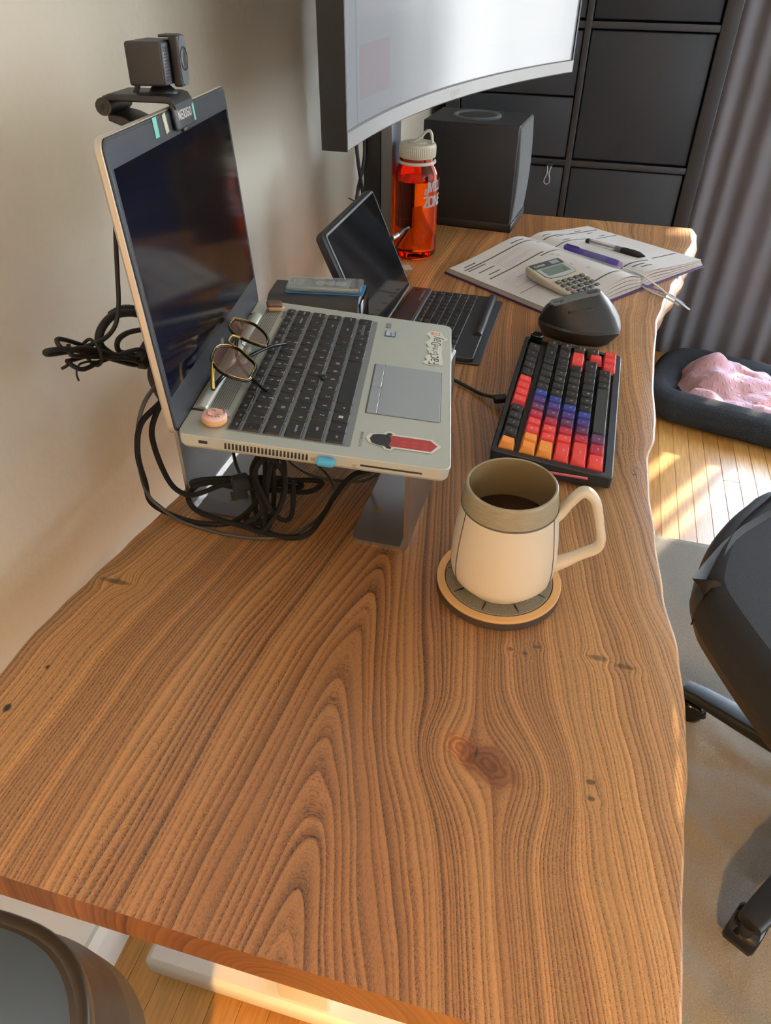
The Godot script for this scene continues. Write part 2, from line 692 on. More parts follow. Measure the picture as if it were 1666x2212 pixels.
func wood(x0: float, z0: float, w: float, d: float, pw: int, ph: int) -> ImageTexture:
	var fn := FastNoiseLite.new()
	fn.seed = 77
	fn.frequency = 0.28
	fn.fractal_octaves = 2
	var ni := fn.get_seamless_image(512, 512)
	ni.convert(Image.FORMAT_L8)
	var nb := ni.get_data()
	for i in nb.size():
		nb[i] = clampi((nb[i] - 128) * 4, 0, 255)
	var st := 8
	var gx := pw / st + 1
	var gy := ph / st + 1
	var f := PackedFloat32Array()
	f.resize(gx * gy)
	var sc := 8191.0 / SRANGE
	for j in gy:
		for i in gx:
			f[j * gx + i] = grain(x0 + w * i * st / pw, z0 + d * j * st / ph) * sc
	var out := PackedByteArray()
	out.resize(pw * ph * 3)
	var o := 0
	var px_mm := w / pw * 1000.0
	for y in ph:
		var cy := y / st
		var fy := float(y % st) / st
		var zmm := (z0 + d * y / ph) * -1000.0
		var row := (int(zmm * 1.1) & 511) * 512
		var row2 := (int(zmm * 0.45) & 511) * 512
		var xa := int(x0 * 2600.0)
		var r0 := cy * gx
		for cx in gx - 1:
			var a := lerpf(f[r0 + cx], f[r0 + gx + cx], fy)
			var b := lerpf(f[r0 + cx + 1], f[r0 + gx + cx + 1], fy)
			var ds := (b - a) / st
			for q in st:
				var k := clampi(int(a), 0, 8191)
				var p := (nb[row + (int(a * 1.3) & 511)] * ring_amp[k]) >> 8
				p += nb[row2 + (int((cx * st + q) * px_mm * 2.6 + xa) & 511)] >> 4
				var k3 := k * 3
				out[o] = maxi(rings[k3] - p, 0) + 14
				out[o + 1] = maxi(rings[k3 + 1] - (p * 3 >> 2), 0) + 9
				out[o + 2] = maxi(rings[k3 + 2] - (p >> 1), 0) + 4
				o += 3
				a += ds
	var im := Image.create_from_data(pw, ph, false, Image.FORMAT_RGB8, out)
	# knots, worm hole and the strip of sapwood
	for k in [[-0.030, -0.3525, 0.017, 0.015, 1.05, 0.15], [-0.004, -0.343, 0.027, 0.019, 0.72, 0.9], [-0.001, -0.3425, 0.0045, 0.0035, 0.66, 0.9], [-0.016, -0.3515, 0.0012, 0.006, 0.35, 0.0], [0.073, -0.478, 0.010, 0.004, 0.68, 0.0], [0.098, -0.474, 0.010, 0.0035, 0.68, 0.0], [-0.004, -0.467, 0.0035, 0.0025, 0.6, 0.0], [0.009, -0.4655, 0.0035, 0.0025, 0.6, 0.0], [0.019, -0.476, 0.0042, 0.003, 0.6, 0.0], [0.074, -0.349, 0.0038, 0.0026, 0.55, 0.0], [0.0755, -0.335, 0.0038, 0.0026, 0.55, 0.0], [-0.406, -0.2875, 0.0035, 0.005, 0.12, 0.0], [-0.40, -0.335, 0.002, 0.003, 0.2, 0.0], [-0.402, -0.4485, 0.018, 0.004, 0.62, 0.0], [0.106, -0.80, 0.003, 0.0015, 0.3, 0.0], [0.104, -0.785, 0.003, 0.0015, 0.3, 0.0], [0.1405, -0.368, 0.0042, 0.034, 1.45, 0.0], [0.1395, -0.42, 0.0032, 0.03, 1.28, 0.0]]:
		var cx := int((k[0] - x0) / w * pw)
		var cy := int((k[1] - z0) / d * ph)
		var rx := maxi(int(k[2] / w * pw), 2)
		var ry := maxi(int(k[3] / d * ph), 2)
		for y in range(maxi(cy - ry * 2, 0), mini(cy + ry * 2, ph)):
			for x in range(maxi(cx - rx * 2, 0), mini(cx + rx * 2, pw)):
				var u := float(x - cx) / rx
				var v := float(y - cy) / ry
				if k[5] > 0:
					v -= u * 0.42
				var q := sqrt(u * u + v * v) + warp.get_noise_2d(x * 0.5, y * 0.3) * 0.25
				if q < 1.15:
					var c := im.get_pixel(x, y)
					var m := 1.0 - smoothstep(0.45, 1.15, q)
					var t: float = k[4]
					if k[5] > 0:
						t *= 1.0 + 0.16 * sin(q * 22.0 + 3.0 * warp.get_noise_2d(x, y))
						c = c.lerp(Color(0.62, 0.36, 0.2) * 1.1, 0.6 * m)
					im.set_pixel(x, y, c.lerp(Color(minf(c.r * t, 1), minf(c.g * t, 1), minf(c.b * t, 1)), m))
	im.generate_mipmaps()
	return ImageTexture.create_from_image(im)


func desk() -> void:
	make_rings()
	var o := thing("standing_desk", "standing desk with a long live-edge wooden top and white steel legs", "desk", Vector3(-0.15, 0, -0.98))
	var off := -o.position + Vector3(0, DT, 0)
	var split := -0.80
	var th := 0.036
	var names := ["near", "far"]
	var wm := []
	for k in 2:
		var m := mat("desk_wood_" + names[k], Color(1, 1, 1), 0.31)
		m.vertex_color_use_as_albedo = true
		m.texture_repeat = true
		m.albedo_texture = wood(-0.46, -0.80, 0.62, 0.64, 2048, 2048) if k == 0 else wood(-0.46, -1.84, 0.70, 1.04, 1024, 1536)
		wm.append(m)
	var em := mat("desk_end_grain", Color(1, 1, 1), 0.36)
	em.albedo_texture = end_grain()
	var am := ArrayMesh.new()
	for k in 2:
		var g := Geo.new()
		var za := NEAR_Z if k == 0 else split
		var zb := split if k == 0 else FAR_Z
		var n := 90 if k == 0 else 120
		var prev := PackedVector3Array()
		var pu := PackedVector2Array()
		for i in n + 1:
			var z := lerpf(za, zb, float(i) / n)
			var l := along(LEFT, z)
			var r := along(RIGHT, z)
			# wane of the live edge: it slopes out under the top at the far end
			var wn := 0.0016 + 0.0125 * smoothstep(-1.2, -1.5, z) + 0.0014 * warp.get_noise_2d(z * 400.0, 3.0)
			var wl := 0.005 + 0.004 * warp.get_noise_2d(z * 400.0, 30.0)
			var cs := PackedVector3Array()
			var us := PackedVector2Array()
			var xs := [l - wl, l - wl, l - 0.001, l + 0.0005, l + 0.003]
			var ys := [-th, -0.012, -0.004, -0.001, 0.0]
			for q in 13:
				xs.append(lerpf(l + 0.003, r - 0.003, (q + 1) / 14.0))
				ys.append(0.0)
			xs.append_array([r - 0.003, r - 0.0006, r + wn * 0.3, r + wn, r + wn * 0.9, r - 0.004])
			ys.append_array([0.0, -0.0008, -0.004, -0.014, -0.028, -th])
			for q in xs.size():
				cs.append(Vector3(xs[q], ys[q], z) + off)
				var ux: float = xs[q] + (absf(ys[q]) if q > 8 else -absf(ys[q]))
				us.append(Vector2((ux + 0.46) / (0.62 if k == 0 else 0.70), (z + (0.80 if k == 0 else 1.84)) / (0.64 if k == 0 else 1.04)))
			if i > 0:
				for q in xs.size():
					var e := (q + 1) % xs.size()
					g.quad(prev[q], cs[q], cs[e], prev[e], 0 if e > 0 else 1, pu[q], us[q], us[e], pu[e])
			prev = cs
			pu = us
		# orientation: the top looks up
		var up := 0.0
		for i in range(0, g.v.size(), 3):
			up += (g.v[i + 2] - g.v[i]).cross(g.v[i + 1] - g.v[i]).y * (1.0 if g.v[i].y > off.y - 0.0005 else 0.0)
		if up < 0.0:
			g.flip_from(0)
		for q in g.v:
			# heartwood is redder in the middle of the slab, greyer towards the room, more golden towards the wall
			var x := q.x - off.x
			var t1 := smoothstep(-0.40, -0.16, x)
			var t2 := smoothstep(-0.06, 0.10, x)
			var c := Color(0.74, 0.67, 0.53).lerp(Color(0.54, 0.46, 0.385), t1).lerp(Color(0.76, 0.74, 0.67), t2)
			var far_sheen_tint := 1.0 + 0.65 * smoothstep(-0.75, -1.35, q.z - off.z)  # paler far end: sunlit sheen put into the wood colour
			g.col.append(Color(c.r * far_sheen_tint, c.g * far_sheen_tint, c.b * far_sheen_tint * 0.95))
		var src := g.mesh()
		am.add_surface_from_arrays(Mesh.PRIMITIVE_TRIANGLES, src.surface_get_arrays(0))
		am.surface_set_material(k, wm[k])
	# end grain at both ends
	for e in 2:
		var g := Geo.new()
		var z := NEAR_Z if e == 0 else FAR_Z
		var l := along(LEFT, z)
		var r := along(RIGHT, z)
		var cols := 24
		for i in cols:
			var xa := lerpf(l - 0.003, r, float(i) / cols)
			var xb := lerpf(l - 0.003, r, float(i + 1) / cols)
			var zz := z + (0.0 if e == 0 else 0.0)
			g.quad(Vector3(xa, 0, zz) + off, Vector3(xb, 0, zz) + off, Vector3(xb, -th, zz) + off, Vector3(xa, -th, zz) + off, 0, Vector2((xa + 0.46) / 0.7, 0), Vector2((xb + 0.46) / 0.7, 0), Vector2((xb + 0.46) / 0.7, 1), Vector2((xa + 0.46) / 0.7, 1))
		g.face(Vector3(0, 0, 1 if e == 0 else -1))
		am.add_surface_from_arrays(Mesh.PRIMITIVE_TRIANGLES, g.mesh().surface_get_arrays(0))
		am.surface_set_material(2 + e, em)
	var top := MeshInstance3D.new()
	top.name = "desktop"
	top.mesh = am
	o.add_child(top)
	top.set_meta("label", "live-edge wooden desktop")
	# two white T legs
	for zf in [-0.37, -1.45]:
		var fx := -0.165
		part(o, "foot", rbox(Vector3(0.60, 0.04, 0.075), 0.008), M.white, Vector3(fx + 0.01, 0.036, zf) - o.position)
		part(o, "leg", rbox(Vector3(0.078, DT - th - 0.056 - 0.03, 0.055), 0.004), M.white, Vector3(-0.205, 0.056 + (DT - th - 0.086) / 2, zf) - o.position)
		part(o, "bracket", rbox(Vector3(0.46, 0.03, 0.06), 0.003), M.white, Vector3(-0.17, DT - th - 0.015, zf) - o.position)
		for s in [-0.44, 0.11]:
			part(o, "levelling_pad", lathe([Vector2(0.022, 0), Vector2(0.022, 0.012), Vector2(0.008, 0.017)], 20, [1]), M.rubber, Vector3(s, 0.0, zf) - o.position)
	part(o, "crossbar", rbox(Vector3(0.05, 0.03, 1.02), 0.003), M.white, Vector3(-0.205, DT - th - 0.045, -0.91) - o.position)


func end_grain() -> ImageTexture:
	var w := 1536
	var h := 96
	var im := Image.create(w, h, false, Image.FORMAT_RGB8)
	for y in h:
		for x in w:
			var px := -0.46 + 0.7 * x / w
			var dp := 0.036 * y / h
			var dx := px + 0.106 + warp.get_noise_2d(x * 0.05, y * 0.15) * 0.004
			var hh := 0.052 - dp * 1.1
			var k := clampi(int((sqrt(dx * dx + hh * hh) + 0.028) / SRANGE * 8191.0), 0, 8191)
			var c := Color(rings[k * 3] / 255.0, rings[k * 3 + 1] / 255.0, rings[k * 3 + 2] / 255.0)
			im.set_pixel(x, y, c * Color(0.70, 0.59, 0.44) * (0.92 + 0.12 * warp2.get_noise_2d(x * 60.0, y * 60.0)))
	return ImageTexture.create_from_image(im)


# ---------- far end of the room ----------
func shelf() -> void:
	var o := thing("cube_shelf", "tall black-brown cube shelf with dark navy door and drawer fronts beyond the desk", "shelf", Vector3(-0.095, 0, -2.66))
	var wood_m := mat("shelf_wood", rgb8(19, 18, 21), 0.55)
	var front := mat("shelf_front", rgb8(17, 24, 31), 0.55)
	front.albedo_texture = noise_tex(0.02, Color(0.86, 0.86, 0.88), Color(1, 1, 1), 51)
	front.uv1_triplanar = true
	front.uv1_scale = Vector3(2, 2, 2)
	var zf := -2.46
	var d := 0.385
	var ys := [0.0]
	var h := 1.485
	for x in [-0.458, 0.268]:
		part(o, "side_panel", rbox(Vector3(0.042, h, d), 0.002), wood_m, Vector3(x, h / 2, zf - d / 2) - o.position)
	for y in [0.019, h - 0.019]:
		part(o, "board", rbox(Vector3(0.684, 0.038, d), 0.002), wood_m, Vector3(-0.095, y, zf - d / 2 - 0.001) - o.position)
	part(o, "divider", rbox(Vector3(0.017, h - 0.076, d), 0.001), wood_m, Vector3(-0.0945, h / 2, zf - d / 2) - o.position)
	# shelf levels from the desk top: openings -0.73 .. -0.377, -0.36 .. -0.041, -0.024 .. 0.31, 0.327 .. 0.66
	for y in [-0.369, -0.0325, 0.3185]:
		part(o, "shelf_board", rbox(Vector3(0.682, 0.017, d), 0.001), wood_m, Vector3(-0.095, y + DT, zf - d / 2 - 0.001) - o.position)
	part(o, "back_panel", rbox(Vector3(0.72, h, 0.006), 0.001), wood_m, Vector3(-0.095, h / 2, zf - d + 0.003) - o.position)
	var lv := [[-0.70, -0.378], [-0.360, -0.042], [-0.023, 0.309], [0.328, 0.70]]
	for k in 4:
		var y0: float = lv[k][0] + DT
		var y1: float = lv[k][1] + DT
		# right column: one flat door, left column: two drawers
		part(o, "door", rbox(Vector3(0.327, y1 - y0 - 0.006, 0.016), 0.003), front, Vector3(0.0795, (y0 + y1) / 2, zf - 0.016) - o.position)
		for s in 2:
			var hh := (y1 - y0 - 0.012) / 2.0
			part(o, "drawer", rbox(Vector3(0.33, hh, 0.016), 0.003), front, Vector3(-0.27, y0 + 0.004 + hh / 2 + s * (hh + 0.004), zf - 0.012) - o.position)
	# a wire clip hooked over a drawer front
	var c := thing("wire_clip", "small silver wire clip hooked on the left drawer of the dark shelf", "clip", P(-0.148, -0.072, -2.455))
	var pts := PackedVector3Array()
	for q in [[-6, 32], [-4, 10], [-9, -6], [-10, -16], [-3, -22], [5, -18], [6, -6], [2, 10], [7, 32]]:
		pts.append(Vector3(q[0] * 0.001, q[1] * 0.001, 0.004 if q[1] < 30 else 0.0))
	part(c, "wire", tube(pts, 0.0016, 8), M.aluminium)
	part(c, "jaw", rbox(Vector3(0.02, 0.008, 0.010), 0.001), M.black, Vector3(0, 0.034, -0.002))


func drape(x0: float, x1: float, y0: float, y1: float, z: float, amp: float, fold: float, seed_: float, sheet := false) -> ArrayMesh:
	var g := Geo.new()
	var n := int((x1 - x0) / fold * 12.0) + 4
	var rs := []
	for j in 15:
		var t := j / 14.0
		var r := PackedVector3Array()
		for side in (1 if sheet else 2):
			for i in n + 1:
				var k := i if side == 0 else n - i
				var x := x0 + (x1 - x0) * k / n
				var ph := TAU * x / fold + seed_ + 0.9 * sin(x * 17.0 + seed_) + 0.25 * sin(t * 3.0 + x * 9.0)
				var w := sin(ph) + 0.35 * sin(ph * 0.47 + 1.0 + t * 1.5)
				r.append(Vector3(x + 0.012 * sin(t * 2.0 + seed_) * (t - 0.3), lerpf(y1, y0, t), z + amp * w * (0.75 + 0.25 * t) + (0.0015 if side == 0 else -0.0015)))
		rs.append(r)
	if sheet:
		for j in 14:
			for i in n:
				g.quad(rs[j][i], rs[j][i + 1], rs[j + 1][i + 1], rs[j + 1][i])
		g.face(Vector3(0, 0, 1))
		return g.mesh()
	g.loft(rs, true, true, [0], true, true)
	return g.mesh()


func curtains() -> void:
	var cm := mat("curtain_cloth", rgb8(108, 107, 113), 0.95)
	cm.heightmap_enabled = true
	cm.heightmap_texture = noise_tex(0.3, Color.BLACK, Color.WHITE, 61)
	cm.heightmap_scale = 0.02
	cm.uv1_triplanar = true
	cm.uv1_scale = Vector3(12, 12, 12)
	single("curtain", "long grey curtain hanging in soft folds beside the dark shelf", "curtain", drape(0.30, 0.725, 0.025, 2.34, -2.725, 0.0085, 0.078, 0.4), cm)
	single("curtain", "narrow grey curtain gathered at the middle of the far window", "curtain", drape(0.775, 0.885, 0.025, 2.34, -2.725, 0.02, 0.07, 1.4), cm)
	single("curtain", "narrow strip of grey curtain next to the white sheer curtain", "curtain", drape(0.92, 0.955, 0.025, 2.34, -2.725, 0.012, 0.05, 2.4), cm)
	var sh := mat("sheer_cloth", rgb8(245, 245, 242), 0.9)
	sh.backlight_enabled = true
	sh.backlight = Color(1, 1, 1)
	single("sheer_curtain", "white sheer curtain glowing in front of the far window", "curtain", drape(0.995, 2.5, 0.03, 2.34, -2.74, 0.02, 0.11, 0.0, true), sh)
	var s2 := single("sheer_curtain", "added white sheer curtain softening the added right-hand window", "curtain", drape(-2.6, 1.65, 0.03, 2.40, 0.0, 0.02, 0.13, 3.0, true), sh, Vector3(2.93, 0, 0), Vector3(0, -PI / 2, 0))  # added cloth that softens and dims the added fill window
	s2.set_meta("label", "white sheer curtain across the wide right-hand window")
	single("added_sun_blind", "unseen white blind added to stop high sun behind the grey curtains", "blind", rbox(Vector3(0.46, 0.95, 0.003), 0.001, 1), mat("blind_cloth", rgb8(225, 222, 214), 0.9), Vector3(0.84, 1.83, -2.80))  # unseen, added to keep high sun out of the curtain gaps
	var rod := single("curtain_rod", "dark metal curtain rod over the far window", "rod", tube(PackedVector3Array([Vector3(0.2, 2.37, -2.735), Vector3(1.4, 2.37, -2.735), Vector3(2.65, 2.37, -2.735)]), 0.011, 10, 1), M.black)
	rod.position.y = 0.0


func floor_things() -> void:
	# rug with ruckled pile
	var rm := mat("rug_pile", rgb8(134, 128, 117), 0.95)
	fuzzy(rm, 16.0, 0.10, 71, Color(0.8, 0.8, 0.8), Color(1, 1, 1))
	rm.rim_enabled = true
	rm.rim = 0.5
	var nz := FastNoiseLite.new()
	nz.seed = 4
	nz.frequency = 1.6
	nz.fractal_octaves = 3
	var g := Geo.new()
	var nx := 90
	var ny := 130
	var x0 := 0.165
	var x1 := 1.9
	var rows := []
	for j in ny + 1:
		var r := PackedVector3Array()
		for i in nx + 1:
			var u := float(i) / nx
			var t := float(j) / ny
			var x := lerpf(x0, x1, u)
			var z := lerpf(-1.615, 0.6, t) + 0.03 * (u - 0.3)
			# folds run from far left to near right
			var a := x * 0.62 - z * 0.78
			var b := x * 0.78 + z * 0.62
			var f := nz.get_noise_2d(a * 3.4, b * 1.1)
			var k := smoothstep(-1.35, -0.9, z) * smoothstep(0.0, 0.06, u) * smoothstep(1.0, 0.9, u)
			var y := 0.009 + k * (0.034 * maxf(f + 0.15, 0.0) + 0.006 * nz.get_noise_2d(x * 9.0, z * 9.0))
			r.append(Vector3(x, y, z))
		rows.append(r)
	for j in ny:
		for i in nx:
			g.quad(rows[j][i], rows[j][i + 1], rows[j + 1][i + 1], rows[j + 1][i])
	g.face(Vector3.UP)
	for e in [[0, 1], [ny, -1]]:
		for i in nx:
			var p: Vector3 = rows[e[0]][i]
			var q: Vector3 = rows[e[0]][i + 1]
			g.quad(p, q, Vector3(q.x, 0.001, q.z), Vector3(p.x, 0.001, p.z))
		g.face(Vector3(0, 0, -e[1]))
	for j in ny:
		var p: Vector3 = rows[j][0]
		var q: Vector3 = rows[j + 1][0]
		g.quad(p, q, Vector3(q.x, 0.001, q.z), Vector3(p.x, 0.001, p.z))
	g.face(Vector3(-1, 0, 0))
	single("rug", "grey-beige ruckled rug on the wooden floor under the office chair", "rug", g.mesh(), rm)
	dog_bed()
	chair()
	bin()


func dog_bed() -> void:
	var o := thing("pet_bed", "dark navy plush pet bed on the wooden floor in front of the curtain", "pet bed", Vector3(0.668, 0, -2.36), Vector3(0, deg_to_rad(-15), 0))
	var m := mat("plush_navy", rgb8(36, 42, 52), 0.95)
	fuzzy(m, 16.0, 0.8, 81, Color(0.5, 0.5, 0.52), Color(1, 1, 1))
	m.rim_enabled = true
	m.rim = 0.3
	var pl := rrect(0.68, 0.35, 0.085, 8)
	var nn := FastNoiseLite.new()
	nn.frequency = 6.0
	nn.seed = 8
	var rs := []
	var n := pl.size()
	for k in n:
		var c := pl[k]
		var e := (pl[(k + 1) % n] - pl[(k - 1 + n) % n]).normalized()
		var nor := Vector2(e.y, -e.x)
		if nor.dot(c) < 0:
			nor = -nor
		var r := PackedVector3Array()
		for q in 16:
			var a := TAU * q / 16
			var rad := 0.05 + 0.007 * nn.get_noise_3d(c.x + cos(a) * 0.05, sin(a) * 0.05, c.y)
			r.append(Vector3(c.x + nor.x * cos(a) * rad, 0.05 + sin(a) * rad, c.y + nor.y * cos(a) * rad))
		rs.append(r)
	rs.append(rs[0])
	var g := Geo.new()
	g.loft(rs, false, false, [0])
	part(o, "bolster", g.mesh(), m)
	part(o, "cushion", prism(rrect(0.62, 0.30, 0.07, 6), 0.002, 0.05, 0.02), m)
	# pink blanket
	var bm := mat("minky_pink", rgb8(214, 172, 182), 1.0)
	bm.rim_enabled = true
	bm.rim = 0.2
	var di := Image.create(64, 64, false, Image.FORMAT_L8)
	for y in 64:
		for x in 64:
			var dd := minf(Vector2(x - 16, y - 16).length(), Vector2(x - 48, y - 48).length())
			di.set_pixel(x, y, Color.WHITE * clampf(1.0 - dd / 12.0, 0, 1))
	bm.heightmap_enabled = true
	bm.heightmap_texture = ImageTexture.create_from_image(di)
	bm.heightmap_scale = 0.2
	bm.uv1_scale = Vector3(30, 16, 1)
	nn.frequency = 2.2
	nn.fractal_gain = 0.35
	nn.fractal_octaves = 3
	var bg := Geo.new()
	var rows := []
	for j in 61:
		var r := PackedVector3Array()
		for i in 81:
			var u := i / 80.0
			var t := j / 60.0
			var edge := 0.03 * nn.get_noise_2d(u * 1.5 + 7.0, t * 1.5)
			var x := 0.385 + u * 0.62 + edge
			var z := -2.52 + t * 0.265 + u * 0.12 + 0.03 * nn.get_noise_2d(u * 2.0, t * 2.0 + 20.0)
			var hump := 0.075 * exp(-pow((x - 0.475) / 0.07, 2.0) - pow((z + 2.45) / 0.085, 2.0))
			hump += 0.045 * exp(-pow((x - 0.62) / 0.10, 2.0) - pow((z + 2.40) / 0.08, 2.0))
			var side := smoothstep(0.0, 0.07, u) * smoothstep(0.0, 0.08, t) * smoothstep(1.0, 0.93, t) * smoothstep(1.0, 0.95, u)
			var fold := absf(nn.get_noise_2d(x * 1.5 + z * 1.0, z * 3.0 - x * 1.2)) * 0.05
			r.append(Vector3(x, 0.052 + side * (0.02 + hump + fold), z))
		rows.append(r)
	for j in 60:
		for i in 80:
			bg.quad(rows[j][i], rows[j][i + 1], rows[j + 1][i + 1], rows[j + 1][i], 0, Vector2(i / 80.0, j / 60.0), Vector2((i + 1) / 80.0, j / 60.0), Vector2((i + 1) / 80.0, (j + 1) / 60.0), Vector2(i / 80.0, (j + 1) / 60.0))
	bg.face(Vector3.UP)
	single("blanket", "crumpled pink dotted plush blanket lying in the navy pet bed", "blanket", bg.mesh(), bm)


func chair() -> void:
	var hub := Vector3(0.62, 0.012, -0.87)
	var o := thing("office_chair", "dark office chair with a woven fabric seat on the rug by the desk", "chair", hub)
	var fm := mat("chair_fabric", rgb8(38, 44, 53), 0.9)
	fuzzy(fm, 26.0, 0.06, 91, Color(0.42, 0.44, 0.46), Color(1, 1, 1))
	fm.uv1_scale = Vector3(14, 40, 60)
	var sm := mat("chair_side", rgb8(17, 19, 23), 0.6)
	# seat: outline seen from above, corners rounded, front edge to the desk
	var ol := PackedVector2Array()
	var raw := PackedVector3Array()
	for q in [[260, -940], [275, -1010], [305, -1090], [350, -1165], [400, -1222], [520, -1245], [680, -1225], [750, -1150], [775, -930], [750, -720], [670, -630], [540, -590], [440, -605], [385, -655], [350, -718], [318, -780], [288, -845], [266, -900], [260, -940]]:
		raw.append(Vector3(q[0] * 0.001, 0, q[1] * 0.001))
	for p in smooth(raw, 4):
		ol.append(Vector2(p.x - hub.x, p.z - hub.z))
	ol.resize(ol.size() - 1)
	var base_y := 0.365
	part(o, "seat_shell", prism(inset(ol, 0.015), base_y - 0.02, base_y + 0.02, 0.008), M.black)
	var sg := Geo.new()
	var rs := []
	for q in [[0.006, 0.015], [0.0, 0.035], [0.0, 0.06], [0.006, 0.078], [0.018, 0.09], [0.034, 0.096]]:
		rs.append(ring(inset(ol, q[0]), base_y + q[1]))
	sg.loft(rs, true, true, [0], true, true)
	part(o, "seat", sg.mesh(), fm)
	# smooth bolster along the far side of the seat
	var region := PackedVector2Array()
	for q in [[200, -905], [267, -908], [290, -955], [318, -1008], [352, -1060], [395, -1112], [480, -1160], [900, -1165], [900, -1400], [200, -1400]]:
		region.append(Vector2(q[0] * 0.001 - hub.x, q[1] * 0.001 - hub.z))
	var cut := Geometry2D.intersect_polygons(ol, region)
	var bg := Geo.new()
	rs = []
	for q in [[0.004, 0.014], [-0.002, 0.035], [-0.002, 0.062], [0.003, 0.081], [0.012, 0.094], [0.026, 0.101]]:
		rs.append(ring(inset(cut[0], q[0]), base_y + q[1]))
	bg.loft(rs, true, true, [0], true, true)
	part(o, "seat_bolster", bg.mesh(), sm)
	part(o, "gas_lift", lathe([Vector2(0.03, 0.07), Vector2(0.03, 0.22), Vector2(0.018, 0.22), Vector2(0.018, 0.35)], 20, [1, 2, 3]), M.black)
	part(o, "hub", lathe([Vector2(0.05, 0.06), Vector2(0.055, 0.085), Vector2(0.04, 0.12)], 24, [0]), M.black)
	# backrest on the far side of the seat
	var bb := Geo.new()
	g_rbox(bb, Vector3(0.05, 0.55, 0.46), 0.024, Vector3(0.22, 0.88, 0.0), 3, Basis(Vector3(0, 0, 1), -0.15))
	part(o, "backrest", bb.mesh(), fm)
	part(o, "back_post", tube(PackedVector3Array([Vector3(0.05, 0.35, 0), Vector3(0.2, 0.36, 0), Vector3(0.30, 0.45, 0), Vector3(0.29, 0.75, 0)]), 0.02, 10), M.black)
	for k in 5:
		var a := deg_to_rad([212.0, 129.0, 281.0, 350.0, 419.0][k])
		var dir := Vector3(cos(a), 0, sin(a))
		var lg := Geo.new()
		var rr := []
		for q in [[0.03, 0.105, 0.032, 0.018], [0.16, 0.095, 0.026, 0.015], [0.305, 0.082, 0.021, 0.012], [0.335, 0.078, 0.019, 0.010]]:
			var c := PackedVector3Array()
			var side := dir.cross(Vector3.UP)
			for w in rrect(q[2] * 2, q[3] * 2, 0.008, 3):
				c.append(dir * q[0] + Vector3.UP * (q[1] + w.y) + side * w.x)
			rr.append(c)
		lg.loft(rr, true, true, [1])
		part(o, "leg", lg.mesh(), M.black)
		var cn := Node3D.new()
		cn.name = "caster" if k == 0 else "caster_%03d" % k
		o.add_child(cn)
		cn.position = dir * 0.33
		cn.rotation.y = atan2(-dir.z, dir.x) + [0.4, 0.15, 1.0, 2.0, 0.5][k]
		for s in [-0.014, 0.014]:
			var wg := Geo.new()
			var wr := []
			for q in [[0.018, -0.008], [0.025, -0.005], [0.027, 0.0], [0.025, 0.005], [0.018, 0.008]]:
				var c := PackedVector3Array()
				for i in 24:
					var t := TAU * i / 24
					c.append(Vector3(-0.016 + cos(t) * q[0], 0.0285 + sin(t) * q[0], s + q[1]))
				wr.append(c)
			wg.loft(wr, true, true, [0])
			part(cn, "wheel", wg.mesh(), M.black_gloss)
		var hg := Geo.new()
		var hr := []
		for s in [-0.024, -0.02, 0.02, 0.024]:
			var c := PackedVector3Array()
			var sc := 0.85 if absf(s) > 0.021 else 1.0
			for i in 13:
				var t := PI * (i / 12.0) * 1.0 - 0.2
				c.append(Vector3(-0.016 + cos(t) * 0.033 * sc, 0.0285 + sin(t) * 0.033 * sc, s))
			hr.append(c)
		hg.loft(hr, true, true, [0])
		part(cn, "hood", hg.mesh(), M.black_gloss)
		part(cn, "stem", lathe([Vector2(0.012, 0.05), Vector2(0.012, 0.075)], 14), M.black)


func bin() -> void:
	var o := thing("waste_bin", "dark plastic bin, lid tinted grey-blue for reflected light, below the near left desk corner", "bin", Vector3(-0.365, 0, 0.035))
	var body := mat("bin_plastic", rgb8(27, 29, 34), 0.42)
	var rim := mat("bin_rim", rgb8(50, 47, 43), 0.35)
	var lid := mat("bin_lid", rgb8(72, 90, 110), 0.35)  # grey-blue stands in for light reflected in a dark glossy lid
	var g := Geo.new()
	var rs := []
	for q in [[0.11, 0.165, 0.0], [0.115, 0.17, 0.01], [0.132, 0.205, 0.34], [0.150, 0.232, 0.45], [0.156, 0.240, 0.50], [0.152, 0.232, 0.545], [0.145, 0.222, 0.575], [0.138, 0.214, 0.605]]:
		rs.append(ring(oval(q[0], q[1], 96, 2.6), q[2]))
	g.loft(rs, true, true, [0, 0, 0, 0, 1, 2, 3], true)
	part(o, "body", g.mesh(), body)
	g = Geo.new()
	rs = []
	for q in [[0.139, 0.216, 0.604], [0.139, 0.216, 0.618], [0.136, 0.213, 0.622], [0.130, 0.206, 0.620]]:
		rs.append(ring(oval(q[0], q[1], 96, 2.6), q[2]))
	g.loft(rs, true, true, [0], true)
	part(o, "rim", g.mesh(), rim)
	g = Geo.new()
	rs = []
	for q in [[0.131, 0.207, 0.619], [0.11, 0.18, 0.626], [0.06, 0.1, 0.632]]:
		rs.append(ring(oval(q[0], q[1], 96, 2.5), q[2]))
	g.loft(rs, true, true, [0], true)
	part(o, "lid", g.mesh(), lid)


# ---------- laptop ----------
const LAP_POS := Vector3(-0.2234, 0.1642, -0.6435)
const LAP_ROT := Vector3(0.1049, 1.7566, -0.0486)
const LEAN := 0.1781


func lap_basis() -> Basis:
	return Basis.from_euler(LAP_ROT)


func lap_point(p: Vector3) -> Vector3:
	return lap_basis() * p + LAP_POS + Vector3(0, DT, 0)


func key_row(z: float, d: float, list: Array) -> Array:
	# [label, x0, x1] entries to [label, x, z, w, d]
	var r := []
	for k in list:
		r.append([k[0], (k[1] + k[2]) / 2.0, z, k[2] - k[1], d])
	return r


